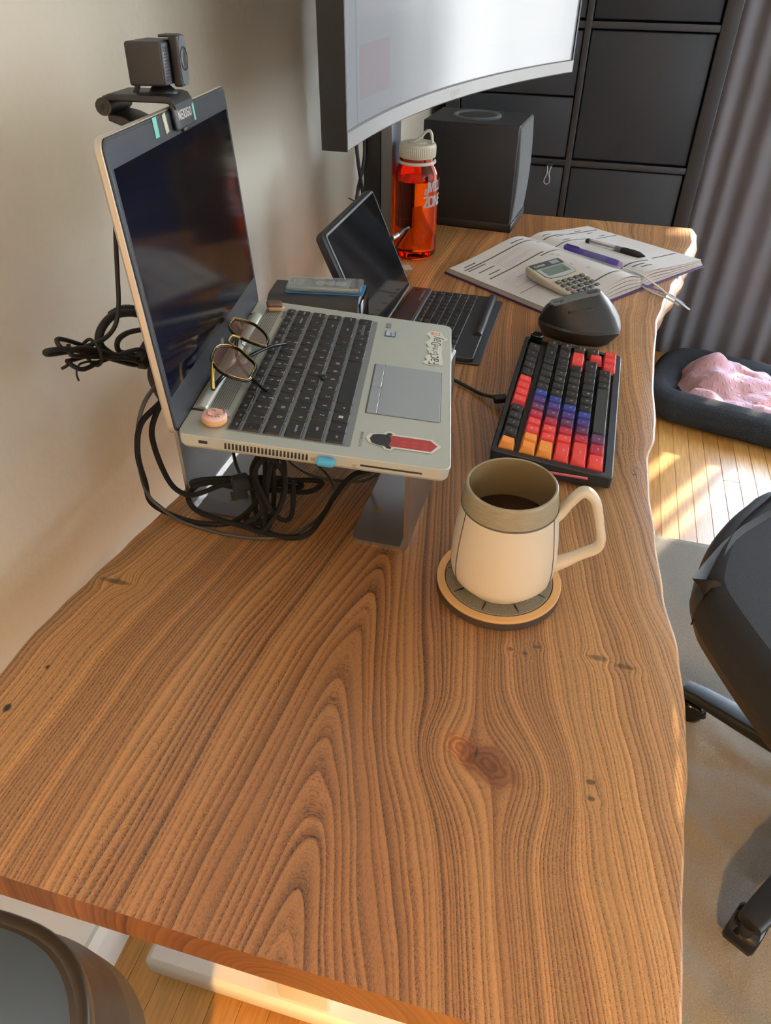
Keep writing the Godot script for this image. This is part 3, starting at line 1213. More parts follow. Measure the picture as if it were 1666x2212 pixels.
func run(labels: String, x: float, step: float, w: float) -> Array:
	var r := []
	for s in labels.split(" "):
		r.append([s, x, x + w])
		x += step
	return r


func cap(w: float, d: float, h: float, tx: float, tz: float, shift := 0.0, r := 0.001) -> ArrayMesh:
	# a key cap: w x d at the foot, narrower by tx and tz at the top
	var key := "cap %s %s %s %s %s %s" % [w, d, h, tx, tz, shift]
	if not shape_cache.has(key):
		var g := Geo.new()
		var rs := [ring(rrect(w, d, r, 2), 0.0)]
		rs.append(ring(rrect(w - tx, d - tz, r * 1.4, 2), h - 0.0004, Vector2(0, shift)))
		rs.append(ring(rrect(w - tx - 0.0008, d - tz - 0.0008, r * 1.2, 2), h, Vector2(0, shift)))
		g.loft(rs, true, true, [1, 2])
		shape_cache[key] = g.mesh()
	return shape_cache[key]


func laptop() -> void:
	# stand first
	var st := thing("laptop_stand", "brushed aluminium laptop stand with bent feet under the laptop", "stand", P(-0.255, 0, -0.69))
	var g := Geo.new()
	var ends := []
	for ez in [[-0.573, 0.010], [-0.5745, 0.0052], [-0.5775, 0.0018], [-0.582, 0.0], [-0.80, 0.0]]:
		var z: float = ez[0]
		var cut: float = ez[1]
		var yr := bottom_y(-0.376, z) - 0.0005
		var yf := bottom_y(-0.133, z) - 0.0005
		var t := 0.004
		var p := [[-0.318 - cut, 0.0], [-0.376, 0.0], [-0.380, 0.002], [-0.382, 0.006], [-0.382, yr - 0.006], [-0.380, yr - 0.001], [-0.376, yr], [-0.137, yf], [-0.130, yf - 0.002], [-0.128, yf - 0.006], [-0.128, 0.006], [-0.130, 0.001], [-0.135, 0.0], [-0.192 + cut, 0.0], [-0.192 + cut, t], [-0.137, t], [-0.133, 0.008], [-0.133, yf - 0.009], [-0.138, yf - t], [-0.374, yr - t], [-0.378, yr - 0.009], [-0.378, 0.008], [-0.374, t], [-0.318 - cut, t]]
		var r := PackedVector3Array()
		for q in p:
			r.append(Vector3(q[0] + 0.255, q[1], z + 0.69))
		ends.append(r)
	g.loft(ends, true, true, [-1], true, true)
	part(st, "frame", g.mesh(), M.stand_metal)
	for x in [[-0.340, -0.600], [-0.175, -0.629]]:
		part(st, "screw_hole", lathe([Vector2(0.0042, 0.0), Vector2(0.0042, 0.0004), Vector2(0.003, 0.0004)], 18, [1, 2]), M.gold, Vector3(x[0] + 0.255, 0.004, x[1] + 0.69))
	# laptop
	var o := thing("laptop", "open silver laptop with black keys on the aluminium stand", "laptop", LAP_POS + Vector3(0, DT, 0), LAP_ROT)
	var pl := rrect(0.326, 0.2335, 0.009, 6)
	g = Geo.new()
	g.loft([ring(inset(pl, 0.003), -0.0135), ring(inset(pl, 0.0008), -0.0105), ring(pl, -0.0005), ring(inset(pl, 0.0006), 0.0)], true, true, [0, 1, 2], true, true)
	part(o, "base", g.mesh(), M.deck_metal, Vector3(0, 0, 0.0005))
	# near side plate, warm champagne edge with vents and ports
	for i in 23:
		part(o, "vent_slot", rbox(Vector3(0.0006, 0.006, 0.0017), 0.0001, 1), M.rubber, Vector3(-0.1627, -0.0062, -0.0748 + i * 0.00316))
	part(o, "lock_slot", rbox(Vector3(0.0006, 0.003, 0.0075), 0.0012, 2), M.rubber, Vector3(-0.1627, -0.0055, -0.094))
	part(o, "card_slot", rbox(Vector3(0.0006, 0.0018, 0.053), 0.0006, 1), M.rubber, Vector3(-0.1627, -0.0068, 0.0672))
	part(o, "rubber_foot", rbox(Vector3(0.24, 0.0016, 0.008), 0.0007, 1), M.rubber, Vector3(0, -0.0136, -0.09))
	lettering(o, "port_mark", "SC", 0.0038, mat("port_print", rgb8(120, 104, 82), 0.5), Vector3(-0.16315, -0.0082, 0.0360), Vector3(0, -PI / 2, 0))
	lettering(o, "port_mark", "SS", 0.0038, M.port_print, Vector3(-0.16315, -0.0072, 0.0000), Vector3(0, -PI / 2, 0))
	part(o, "small_label", prism(rrect(0.0030, 0.0085, 0.0004, 2), 0.0, 0.0003), mat("label_silver", rgb8(196, 198, 204), 0.2, 0.7), Vector3(-0.1262, 0.0004, -0.0845))
	# keyboard well
	var tray := mat("key_tray", rgb8(150, 158, 162), 0.4, 0.6)
	part(o, "keyboard_tray", prism(rrect(0.290, 0.1075, 0.002, 2), 0.0, 0.0004), tray, Vector3(-0.0022, 0, -0.0242))
	part(o, "tray_edge", rbox(Vector3(0.290, 0.0009, 0.0012), 0.0003, 1), M.aluminium, Vector3(-0.0022, 0.0003, -0.0785))
	var keys := []
	var fnr := [["esc", -145, -131.5]]
	var fl := ["F1", "F2", "F3", "F4", "F5", "F6", "F7", "F8", "F9", "F10", "F11", "F12", "ins", "prt"]
	for i in 14:
		fnr.append([fl[i], -129.5 + i * 18.2, -129.5 + i * 18.2 + 15.6])
	fnr.append(["del", 126.5, 141])
	keys += key_row(-72.0, 9.6, fnr)
	keys += key_row(-57.4, 15.6, [["`", -145, -131.5]] + run("1 2 3 4 5 6 7 8 9 0 - =", -129.0, 18.72, 16.2) + [["backspace", 96, 124.5], ["home", 126.5, 141]])
	keys += key_row(-39.2, 15.6, [["tab", -145, -124]] + run("Q W E R T Y U I O P [ ]", -121.5, 18.72, 16.2) + [["\\", 103.6, 124.5], ["pg up", 126.5, 141]])
	keys += key_row(-21.0, 15.6, [["caps lock", -145, -119]] + run("A S D F G H J K L ; '", -116.5, 18.72, 16.2) + [["enter", 90, 124.5], ["pg dn", 126.5, 141]])
	keys += key_row(-2.8, 15.6, [["shift", -145, -110]] + run("Z X C V B N M , . /", -107.3, 18.72, 16.2) + [["shift", 80.7, 124.5], ["end", 126.5, 141]])
	keys += key_row(15.6, 16.0, [["ctrl", -145, -128.5], ["fn", -126.5, -110.5], ["win", -108.5, -92.5], ["alt", -90.5, -74.8], ["", -72.8, 20.5], ["alt", 22.5, 38.5], ["=", 40.5, 56.5], ["ctrl", 58.5, 74.5], ["<", 77, 93]])
	keys += [["^", 109.6, 11.5, 28.5, 7.0], ["v", 109.6, 20.0, 28.5, 7.0], [">", 133.8, 15.6, 14.5, 16.0]]
	var shifted := {"1": "!", "2": "@", "3": "#", "4": "$", "5": "%", "6": "^", "7": "&", "8": "*", "9": "(", "0": ")", "-": "_", "=": "+"}
	for k in keys:
		var w: float = k[3] * 0.001
		var d: float = k[4] * 0.001
		var kk := part(o, "key", cap(w, d, 0.0019, 0.0011, 0.0011), M.key_black, Vector3(k[1] * 0.001, 0.0004, k[2] * 0.001))
		var s: String = k[0]
		if s == "win":
			for i in 4:
				part(kk, "legend", rbox(Vector3(0.0019, 0.0003, 0.0019), 0.0001, 1), M.legend_white, Vector3(-0.0011 + 0.0022 * (i % 2), 0.0019, -0.0011 + 0.0022 * (i / 2)))
		elif s:
			var small := s.length() > 1
			var at := Vector3(-w * 0.16, 0.0019, 0.0012)
			if small:
				at = Vector3(0, 0.0019, 0.0008)
			if shifted.has(s) and k[2] < -50:
				at = Vector3(0.0005, 0.0019, 0.0055)
				lettering(kk, "legend", shifted[s], 0.0042, M.legend_white, Vector3(0.0005, 0.0019, -0.0015))
			lettering(kk, "legend", s, 0.003 if small else 0.0054, M.legend_white, at)
	part(o, "pointing_stick", lathe([Vector2(0.004, 0.0), Vector2(0.0042, 0.002), Vector2(0.0036, 0.003), Vector2(0.002, 0.0034)], 18), M.rubber, Vector3(-0.0247, 0.0006, -0.0121))
	# touchpad
	var tp := mat("touchpad", rgb8(168, 180, 190), 0.38, 0.35)
	var gap := mat("touchpad_gap", rgb8(88, 94, 98), 0.6)
	part(o, "touchpad_recess", prism(rrect(0.110, 0.0715, 0.002, 2), 0.0, 0.0003), gap, Vector3(-0.0272, 0, 0.0715))
	part(o, "touchpad", prism(rrect(0.1085, 0.0592, 0.0012, 2), 0.0, 0.0007, 0.0002), tp, Vector3(-0.0272, 0, 0.0769))
	for x in [-0.05450, 0.0001]:
		part(o, "touchpad_button", prism(rrect(0.0536, 0.0096, 0.001, 2), 0.0, 0.0009, 0.0003), tp, Vector3(x, 0, 0.0420))
	# speaker grille: small pierced bars
	var hole := mat("grille_hole", rgb8(60, 58, 56), 0.8)
	var gg := Geo.new()
	for i in 123:
		for j in 9:
			var p := Vector3(-0.112 + i * 0.002 + (0.001 if j % 2 else 0.0), 0.00006, -0.1005 + j * 0.0019)
			gg.quad(p + Vector3(-0.0006, 0, -0.0005), p + Vector3(0.0006, 0, -0.0005), p + Vector3(0.0006, 0, 0.0005), p + Vector3(-0.0006, 0, 0.0005), -1)
	gg.face(Vector3.UP)
	var gr := part(o, "speaker_grille", gg.mesh(), hole, Vector3(0, 0.0004, 0))
	gr.set_meta("kind", "stuff")
	# stickers and prints
	lettering(o, "model_print", "E L I T E B O O K", 0.0036, gap, Vector3(-0.1310, 0.0004, 0.0375))
	lettering(o, "audio_print", "BANG & OLUFSEN", 0.0026, gap, Vector3(0.125, 0.0004, -0.0800))
	part(o, "fingerprint_reader", prism(rrect(0.0135, 0.0062, 0.0008, 2), 0.0, 0.0005), tray, Vector3(0.136, 0.0002, 0.0427))
	var bs := mat("sticker_blue", rgb8(38, 84, 140), 0.35)
	var ps := mat("sticker_pale", rgb8(200, 214, 222), 0.35)
	var s1 := part(o, "processor_sticker", prism(rrect(0.0165, 0.0125, 0.0012, 2), 0.0, 0.0005), bs, Vector3(0.1128, 0.0002, 0.0465))
	part(s1, "sticker_face", prism(rrect(0.0145, 0.0102, 0.001, 2), 0.0, 0.0002), ps, Vector3(0, 0.0005, 0))
	lettering(s1, "sticker_text", "intel", 0.0044, bs, Vector3(-0.0020, 0.0007, 0.0006), Vector3(-PI / 2, 0, 0), true)
	lettering(s1, "sticker_text", "CORE i5", 0.0024, bs, Vector3(0.0, 0.0007, 0.0040))
	fact_sticker(o)
	hat_sticker(o)
	screen_lid(o)


func bottom_y(x: float, z: float) -> float:
	# height of the laptop's underside over a point of the desk
	var b := lap_basis()
	var p0 := LAP_POS + b * Vector3(0, -0.0146, 0)
	var n := b.y
	return p0.y - (n.x * (x - p0.x) + n.z * (z - p0.z)) / n.y


func fact_sticker(o: Node) -> void:
	var sm := mat("sticker_white", rgb8(226, 236, 232), 0.35)
	var so := mat("sticker_orange", rgb8(214, 108, 32), 0.4)
	var p := PackedVector3Array()
	for q in [[44, 104], [43, 92], [46, 86.5], [51, 88], [55, 91], [60, 88], [65, 88.5], [70, 92], [78, 92], [84, 89], [90, 92], [95, 90], [99, 88], [106, 89], [111, 92], [117, 93], [121, 92], [124, 88], [130, 89], [137, 93], [137, 104], [130, 107], [124, 108], [121, 112], [115, 113], [112, 108], [104, 106], [92, 107], [80, 106], [66, 107], [54, 108], [47, 108], [44, 104]]:
		p.append(Vector3(q[0] * 0.001, 0, q[1] * 0.001))
	var ol := PackedVector2Array()
	for q in smooth(p, 3):
		ol.append(Vector2(q.x, q.z))
	ol.resize(ol.size() - 1)
	var s := part(o, "lettered_sticker", prism(ol, 0.0, 0.0004), sm, Vector3(0, 0.0004, 0))
	s.set_meta("label", "white sticker with black handwriting and an orange calendar")
	lettering(s, "sticker_text", "Fact", 0.0165, M.ink, Vector3(0.0585, 0.0004, 0.0975), Vector3(-PI / 2, 0, 0.06))
	lettering(s, "sticker_text", "of the", 0.0085, M.ink, Vector3(0.0850, 0.0004, 0.0985), Vector3(-PI / 2, 0, 0))
	lettering(s, "sticker_text", "Day", 0.0155, M.ink, Vector3(0.1095, 0.0004, 0.0995), Vector3(-PI / 2, 0, 0))
	part(s, "calendar_frame", rbox(Vector3(0.0085, 0.0002, 0.0105), 0.0001, 1), so, Vector3(0.1305, 0.0005, 0.0985))
	part(s, "calendar_page", rbox(Vector3(0.0070, 0.0002, 0.0062), 0.0001, 1), sm, Vector3(0.1305, 0.0006, 0.0995))
	lettering(s, "sticker_text", "1", 0.0062, M.ink, Vector3(0.1305, 0.0007, 0.0995))


func hat_sticker(o: Node) -> void:
	# a die-cut sticker: a dark red bar with round studs under a black bowler hat
	var sm: Material = M.sticker_white
	var red := mat("sticker_red", rgb8(146, 40, 40), 0.35)
	var red2 := mat("sticker_red_stud", rgb8(164, 52, 48), 0.35)
	var bk := mat("sticker_black", rgb8(26, 28, 34), 0.35)
	var ol := PackedVector2Array()
	for q in [[-137, 42.5], [-130, 40], [-123, 42.5], [-120.5, 49], [-120, 55], [-115, 57], [-114, 62], [-118, 65.5], [-118.5, 99], [-129, 107], [-142.5, 99.5], [-142, 66], [-147, 63], [-146.5, 57.5], [-141, 55], [-140, 48]]:
		ol.append(Vector2(q[0] + 0.5, q[1]) * 0.001)
	var s := part(o, "hat_sticker", prism(ol, 0.0, 0.0004), sm, Vector3(0.002, 0.0004, 0.0015))
	s.set_meta("label", "white-edged sticker of a dark red studded bar with a black hat")
	var bar := PackedVector2Array()
	for q in [[-139.5, 61], [-121, 61], [-121, 97], [-129, 103.5], [-139.5, 98]]:
		bar.append(Vector2(q[0], q[1]) * 0.001)
	part(s, "sticker_bar", prism(bar, 0.0, 0.0002), red, Vector3(0, 0.0004, 0))
	for k in 6:
		part(s, "sticker_stud", prism(oval(0.0026, 0.0026, 14), 0.0, 0.0001), red2, Vector3(-0.1355 + 0.0058 * (k % 2), 0.0006, 0.074 + 0.0095 * (k / 2)))
	var hat := PackedVector2Array()
	for q in [[-144, 62.5], [-143.6, 59], [-140.5, 57.5], [-139.5, 50], [-137, 45.5], [-130.3, 43.5], [-123.6, 45.5], [-121.5, 50], [-120.8, 57.5], [-117.5, 58.5], [-117, 61.5], [-119, 63], [-122, 60.5], [-130, 62.6], [-138.6, 60.6], [-142, 63.4]]:
		hat.append(Vector2(q[0], q[1]) * 0.001)
	part(s, "sticker_hat", prism(hat, 0.0, 0.0003), bk, Vector3(0, 0.0004, 0))


func screen_lid(o: Node3D) -> void:
	var lid := Node3D.new()
	lid.name = "screen_lid"
	o.add_child(lid)
	lid.position = Vector3(0, -0.0036, -0.1172)
	lid.rotation = Vector3(-LEAN, 0, 0)
	var pl := rrect(0.326, 0.2275, 0.009, 6)
	var up := Basis(Vector3.RIGHT, PI / 2)
	var shell := Geo.new()
	var rs := []
	for q in [[0.0025, -0.0068], [0.0, -0.0045], [0.0, -0.0004], [0.0005, 0.0]]:
		var r := PackedVector3Array()
		for c in inset(pl, q[0]):
			r.append(Vector3(c.x, c.y + 0.1138, q[1]))
		rs.append(r)
	shell.loft(rs, true, true, [0, 1, 2], true, true)
	part(lid, "shell", shell.mesh(), M.edge_metal)
	var bez := mat("laptop_bezel", rgb8(52, 56, 63), 0.32)
	var g := Geo.new()
	rs = []
	for q in [[0.0012, 0.0], [0.0012, 0.0009], [0.0018, 0.0012]]:
		var r := PackedVector3Array()
		for c in inset(pl, q[0]):
			r.append(Vector3(c.x, c.y + 0.1138, q[1]))
		rs.append(r)
	g.loft(rs, true, true, [0, 1], true, true)
	part(lid, "gasket", g.mesh(), M.rubber)
	g = Geo.new()
	rs = []
	for q in [[0.0032, 0.001], [0.0036, 0.0015]]:
		var r := PackedVector3Array()
		for c in inset(pl, q[0]):
			r.append(Vector3(c.x, c.y + 0.1138, q[1]))
		rs.append(r)
	g.loft(rs, true, true, [0], true, true)
	part(lid, "bezel", g.mesh(), bez)
	# display: a dim dark page seen under reflections
	var im := Image.create(256, 144, false, Image.FORMAT_RGB8)
	im.fill(Color(0.5, 0.5, 0.55))
	im.fill_rect(Rect2i(0, 0, 256, 10), Color(0.42, 0.45, 0.62))
	im.fill_rect(Rect2i(0, 10, 82, 134), Color(0.42, 0.48, 0.7))
	im.fill_rect(Rect2i(82, 10, 174, 134), Color(0.62, 0.52, 0.5))
	for i in 5:
		im.fill_rect(Rect2i(92, 22 + i * 24, 60 + (i * 37) % 70, 3), Color(0.72, 0.62, 0.6))
		im.fill_rect(Rect2i(8, 24 + i * 20, 40 + (i * 17) % 25, 3), Color(0.34, 0.38, 0.6))
	im.generate_mipmaps()
	var dm := mat("laptop_display", rgb8(40, 40, 44), 0.09)
	dm.albedo_texture = ImageTexture.create_from_image(im)
	var q := Geo.new()
	q.quad(Vector3(-0.1547, 0.0325, 0), Vector3(0.1547, 0.0325, 0), Vector3(0.1547, 0.2067, 0), Vector3(-0.1547, 0.2067, 0), -1, Vector2(0, 1), Vector2(1, 1), Vector2(1, 0), Vector2(0, 0))
	q.face(Vector3(0, 0, 1))
	part(lid, "display", q.mesh(), dm, Vector3(0, 0, 0.0017))
	# slanted bars of the round maker's mark
	var lm := mat("logo_bar", rgb8(170, 168, 170), 0.3, 0.6)
	for k in 4:
		part(lid, "logo_bar", rbox(Vector3(0.0009, [0.006, 0.0085, 0.006, 0.0085][k], 0.0003), 0.0001, 1), lm, Vector3(-0.0042 + k * 0.0022, 0.0172 + [0.0015, 0, -0.0005, -0.001][k], 0.0017), Vector3(0, 0, -0.32))
	# page flags at the top edge
	var fa := mat("flag_teal", rgb8(126, 214, 202), 0.6)
	var fb := mat("flag_cream", rgb8(226, 232, 206), 0.6)
	for f in [[-0.0575, 0.2190, fa, 0.0, "teal paper flag left of the webcam clip"], [-0.0335, 0.2188, fb, 0.16, "cream curled paper flag beside the webcam clip"], [0.0440, 0.2180, fa, 0.04, "teal paper flag right of the webcam clip"]]:
		var fl := part(lid, "paper_flag", rbox(Vector3(0.0095 if f[2] == fa else 0.008, 0.0145, 0.0002), 0.0001, 1), f[2], Vector3(f[0], f[1], 0.0019), Vector3(0.0, 0.0, f[3]))
		fl.set_meta("label", f[4])
	# hinge barrel
	var hg := Geo.new()
	var prof := []
	for i in 16:
		var a := TAU * i / 16
		prof.append(Vector2(cos(a) * 0.0048, sin(a) * 0.0062))
	var hr := []
	for x in [-0.118, 0.113]:
		var r := PackedVector3Array()
		for w in prof:
			r.append(Vector3(x, w.x - 0.001, w.y + 0.005))
		hr.append(r)
	hg.loft(hr, true, true, [0])
	part(o, "hinge", hg.mesh(), M.deck_metal, Vector3(0, 0, -0.1135))
	for x in [-0.1195, 0.1145]:
		part(o, "hinge_gap", rbox(Vector3(0.003, 0.004, 0.012), 0.0005, 1), M.rubber, Vector3(x, -0.0012, -0.111))


func laptop_extras() -> void:
	# USB receiver in the near side
	var u := thing("usb_receiver", "small light blue plug in the near side of the laptop", "usb stick", lap_point(Vector3(-0.1665, -0.0062, 0.0112)), LAP_ROT)
	part(u, "cap", rbox(Vector3(0.0075, 0.0076, 0.0160), 0.003, 3), mat("plug_blue", rgb8(64, 160, 206), 0.4))
	part(u, "plug", rbox(Vector3(0.002, 0.0045, 0.012), 0.0004, 1), M.aluminium, Vector3(0.0045, 0, 0))
	# doughnut charm
	var d := thing("doughnut_charm", "tiny pink iced doughnut charm with sprinkles on the near corner of the laptop", "charm", lap_point(Vector3(-0.1385, 0.0004, -0.0905)), LAP_ROT)
	d.basis = lap_basis()
	var dough := mat("dough", rgb8(226, 168, 112), 0.7)
	var icing := mat("icing_pink", rgb8(240, 196, 190), 0.5)
	part(d, "dough", lathe([Vector2(0.0025, 0.002), Vector2(0.005, 0.0002), Vector2(0.0085, 0.0002), Vector2(0.0106, 0.0022), Vector2(0.0112, 0.005), Vector2(0.0106, 0.0075), Vector2(0.006, 0.008), Vector2(0.0025, 0.006)], 28), dough)
	part(d, "icing", lathe([Vector2(0.0022, 0.0065), Vector2(0.0032, 0.0085), Vector2(0.0062, 0.0100), Vector2(0.0092, 0.0094), Vector2(0.0110, 0.0075), Vector2(0.0112, 0.0066), Vector2(0.006, 0.0066)], 28), icing)
	var sc := [mat("sprinkle_red", rgb8(196, 44, 52), 0.5), mat("sprinkle_green", rgb8(60, 110, 80), 0.5), mat("sprinkle_cream", rgb8(246, 226, 170), 0.5), mat("sprinkle_blue", rgb8(70, 80, 120), 0.5)]
	for i in 26:
		var a := i * 2.4
		var r := 0.0042 + 0.0058 * fmod(i * 0.618, 1.0)
		var y := 0.0103 - pow(r - 0.0062, 2.0) * 70.0
		part(d, "sprinkle", rbox(Vector3(0.0022, 0.0007, 0.0007), 0.0003, 1), sc[i % 4], Vector3(cos(a) * r, y, sin(a) * r), Vector3(0, i * 1.3, 0))
	# eclair charm
	var e := thing("pastry_charm", "tiny chocolate topped pastry charm on the far corner of the laptop", "charm", lap_point(Vector3(0.1345, 0.0004, -0.0915)))
	e.basis = lap_basis() * Basis(Vector3.UP, 0.35)
	part(e, "pastry", rbox(Vector3(0.0125, 0.0085, 0.019), 0.0035, 3), mat("pastry", rgb8(206, 160, 110), 0.6), Vector3(0, 0.0043, 0))
	part(e, "chocolate", rbox(Vector3(0.0132, 0.0055, 0.0185), 0.0026, 3), mat("chocolate", rgb8(92, 62, 52), 0.4), Vector3(0, 0.0075, -0.0008))
	part(e, "cream_dot", lathe([Vector2(0.0001, 0.0), Vector2(0.0014, 0.0003), Vector2(0.0016, 0.0014), Vector2(0.0001, 0.0024)], 12), M.white, Vector3(-0.001, 0.0035, 0.0094), Vector3(PI / 2, 0, 0))
	glasses()
	webcam()


func glasses() -> void:
	var o := thing("sunglasses", "gold and black rimmed glasses with brown lenses lying on the laptop hinge side", "glasses", lap_point(Vector3(-0.035, 0.002, -0.09)))
	o.basis = lap_basis()
	var at := Vector3(-0.035, 0.002, -0.09)
	var lens := mat("brown_lens", Color(0.36, 0.20, 0.16, 0.62), 0.02)
	lens.transparency = BaseMaterial3D.TRANSPARENCY_ALPHA
	var h := 0.026
	var shapes := [[[25, -112], [12, -113], [2, -112], [-9, -105], [-17, -92], [-21, -74], [-18, -71], [-3, -72], [11, -79], [24, -92], [26, -104]], [[-43, -110], [-53, -112], [-73, -110], [-86, -103], [-96, -92], [-98, -74], [-94, -70], [-82, -70], [-64, -71], [-50, -83], [-40, -93], [-39, -103]]]
	for s in shapes:
		var p := PackedVector3Array()
		for q in s:
			p.append(Vector3(q[0] * 0.001, h + (q[1] + 90) * -0.00012, q[1] * 0.001) - at)
		p.append(p[0])
		p = smooth(p, 3)
		part(o, "rim", tube(p, 0.0016, 8, 1, 1.0), M.black_gloss)
		var up := PackedVector3Array()
		for q in p:
			up.append(q + Vector3(0, 0.0014, 0))
		part(o, "gold_line", tube(up, 0.0006, 6, 1), M.gold)
		var lp := PackedVector3Array(p)
		lp.resize(lp.size() - 1)
		var g := Geo.new()
		g.cap(lp, true, true)
		g.face(Vector3.UP)
		part(o, "lens", g.mesh(), lens)
	var f := func(q: Array) -> Vector3: return Vector3(q[0], q[1], q[2]) * 0.001 - at
	var br := PackedVector3Array()
	for q in [[-15, 27, -97], [-17, 29, -104], [-24, 30, -105], [-33, 29, -104], [-39, 28, -97]]:
		br.append(f.call(q))
	part(o, "bridge", tube(br, 0.0015, 8), M.gold)
	for s in [[[-80, 27, -107], [-84, 24, -106], [-88, 15, -105], [-92, 8, -104]], [[22, 28, -113], [30, 26, -114], [40, 18, -113], [46, 9, -111]]]:
		var e := PackedVector3Array()
		for q in s:
			e.append(f.call(q))
		part(o, "end_piece", tube(e, 0.0022, 8, 4, 1.6), M.gold)
	for s in [[[-92, 8, -104], [-60, 7, -102], [-20, 7, -92], [15, 8, -74], [37, 4, -61]], [[46, 9, -111], [10, 9, -107], [-30, 8, -95], [-62, 9, -76], [-74, 4, -58]]]:
		var t := PackedVector3Array()
		for q in s:
			t.append(f.call(q))
		part(o, "temple", tube(t, 0.0022, 8, 6, 1.0, 0.0016), M.black_gloss)
	var pm := mat("nose_pad", Color(0.8, 0.8, 0.8, 0.45), 0.15)
	pm.transparency = BaseMaterial3D.TRANSPARENCY_ALPHA
	for q in [[-13, 15, -90], [-39, 15, -88]]:
		var g := Geo.new()
		g_lathe(g, [Vector2(0.0005, -0.001), Vector2(0.005, -0.0008), Vector2(0.0062, 0.0), Vector2(0.005, 0.0009), Vector2(0.0005, 0.0012)], 20)
		var np := part(o, "nose_pad", g.mesh(), pm, f.call(q), Vector3(0.3, 0, 0.2))
		np.scale = Vector3(1.0, 1.0, 0.65)
		var w := PackedVector3Array([f.call(q), f.call([q[0] + (3 if q[0] > -20 else -3), 19, -97]), f.call([q[0] + (0 if q[0] > -20 else 0), 26, -95])])
		part(o, "pad_arm", tube(w, 0.0006, 6), M.gold)


func webcam() -> void:
	var o := thing("webcam", "black box webcam clipped to the top edge of the laptop screen", "webcam", P(-0.3577, 0.3992, -0.635), Vector3(0, 1.7566, -0.0486))
	var bm := mat("webcam_body", rgb8(24, 24, 26), 0.5)
	# clip arm, front plate, rear jaw
	var g := Geo.new()
	var rs := []
	for q in [[-0.054, 0.0052, 0.0058, 0.046], [-0.047, 0.0075, 0.0055, 0.049], [0.0, 0.0065, 0.0058, 0.049], [0.0045, 0.005, 0.0062, 0.049], [0.0075, 0.001, 0.004, 0.048]]:
		var c := PackedVector3Array()
		for w in rrect(q[3], q[2], 0.0018, 3):
			c.append(Vector3(w.x, q[1] + w.y, q[0]))
		rs.append(c)
	g.loft(rs, true, true, [0])
	part(o, "clip_arm", g.mesh(), bm)
	var fp := part(o, "front_plate", rbox(Vector3(0.049, 0.0215, 0.004), 0.0018, 3), bm, Vector3(0, -0.006, 0.0050), Vector3(-0.10, 0, 0))
	lettering(fp, "brand_print", "NEXIGO", 0.0098, M.legend_white, Vector3(0, 0.0, 0.0021), Vector3.ZERO, true)
	part(o, "plate_lip", rbox(Vector3(0.018, 0.004, 0.003), 0.0008, 2), M.black, Vector3(0.006, -0.018, 0.0045))
	g = Geo.new()
	rs = []
	for q in [[-0.052, -0.0075, 0.006], [-0.040, -0.011, 0.008], [-0.022, -0.018, 0.006], [-0.012, -0.026, 0.004]]:
		var c := PackedVector3Array()
		for w in rrect(0.044, q[2], 0.0015, 3):
			c.append(Vector3(w.x, q[1] + w.y, q[0]))
		rs.append(c)
	g.loft(rs, true, true, [0])
	part(o, "rear_jaw", g.mesh(), bm)
	g = Geo.new()
	rs = []
	for x in [-0.0245, 0.0245]:
		var c := PackedVector3Array()
		for i in 20:
			var a := TAU * i / 20
			c.append(Vector3(x, 0.0005 + cos(a) * 0.0068, -0.0535 + sin(a) * 0.0068))
		rs.append(c)
	g.loft(rs, true, true, [0])
	part(o, "hinge_pin", g.mesh(), M.black)
	for r in [0.0046, 0.0026]:
		part(o, "hinge_ring", lathe([Vector2(r, 0.0), Vector2(r, 0.0006), Vector2(r - 0.0009, 0.0008)], 20, [1, 2]), bm, Vector3(-0.0244, 0.0005, -0.0535), Vector3(0, 0, PI / 2))
	# neck and body
	part(o, "neck", lathe([Vector2(0.0125, 0.008), Vector2(0.0125, 0.0105), Vector2(0.009, 0.013), Vector2(0.005, 0.0165)], 24, [0]), M.black, Vector3(0, 0, -0.010))
	part(o, "body", rbox(Vector3(0.051, 0.031, 0.030), 0.0022, 3), bm, Vector3(0, 0.0315, -0.0125))
	var rib := mat("webcam_grille", rgb8(70, 74, 80), 0.5)
	for s in [-1, 1]:
		part(o, "grille_panel", rbox(Vector3(0.0135, 0.0288, 0.0016), 0.0005, 1), rib, Vector3(s * 0.0183, 0.0315, 0.0026))
		for k in 11:
			part(o, "grille_slot", rbox(Vector3(0.0085, 0.0010, 0.0006), 0.0002, 1), M.black, Vector3(s * 0.0183, 0.0200 + k * 0.0023, 0.0036))
	# privacy cover with round raised ring
	var cm := mat("webcam_cover", rgb8(92, 96, 102), 0.38)
	part(o, "cover", rbox(Vector3(0.019, 0.0365, 0.0075), 0.0016, 3), bm, Vector3(0.002, 0.0325, 0.0072))
	part(o, "cover_hook", rbox(Vector3(0.019, 0.002, 0.012), 0.0006, 2), bm, Vector3(0.002, 0.0500, 0.0012))
	part(o, "cover_face", prism(oval(0.0092, 0.0178, 28, 3.4), 0.0, 0.0008, 0.0002), cm, Vector3(0.002, 0.0325, 0.0108), Vector3(PI / 2, 0, 0))
	for r in [0.0086, 0.0070]:
		part(o, "cover_ring", lathe([Vector2(r, 0.0), Vector2(r, 0.0008), Vector2(r - 0.0008, 0.0011), Vector2(r - 0.0012, 0.0004)], 30, [1, 2, 3]), M.black if r > 0.008 else cm, Vector3(0.002, 0.034, 0.0114), Vector3(PI / 2, 0, 0))
	part(o, "cable_end", tube(PackedVector3Array([Vector3(-0.006, 0.019, -0.026), Vector3(-0.008, 0.010, -0.030), Vector3(-0.009, 0.004, -0.034)]), 0.0022, 8), M.rubber)


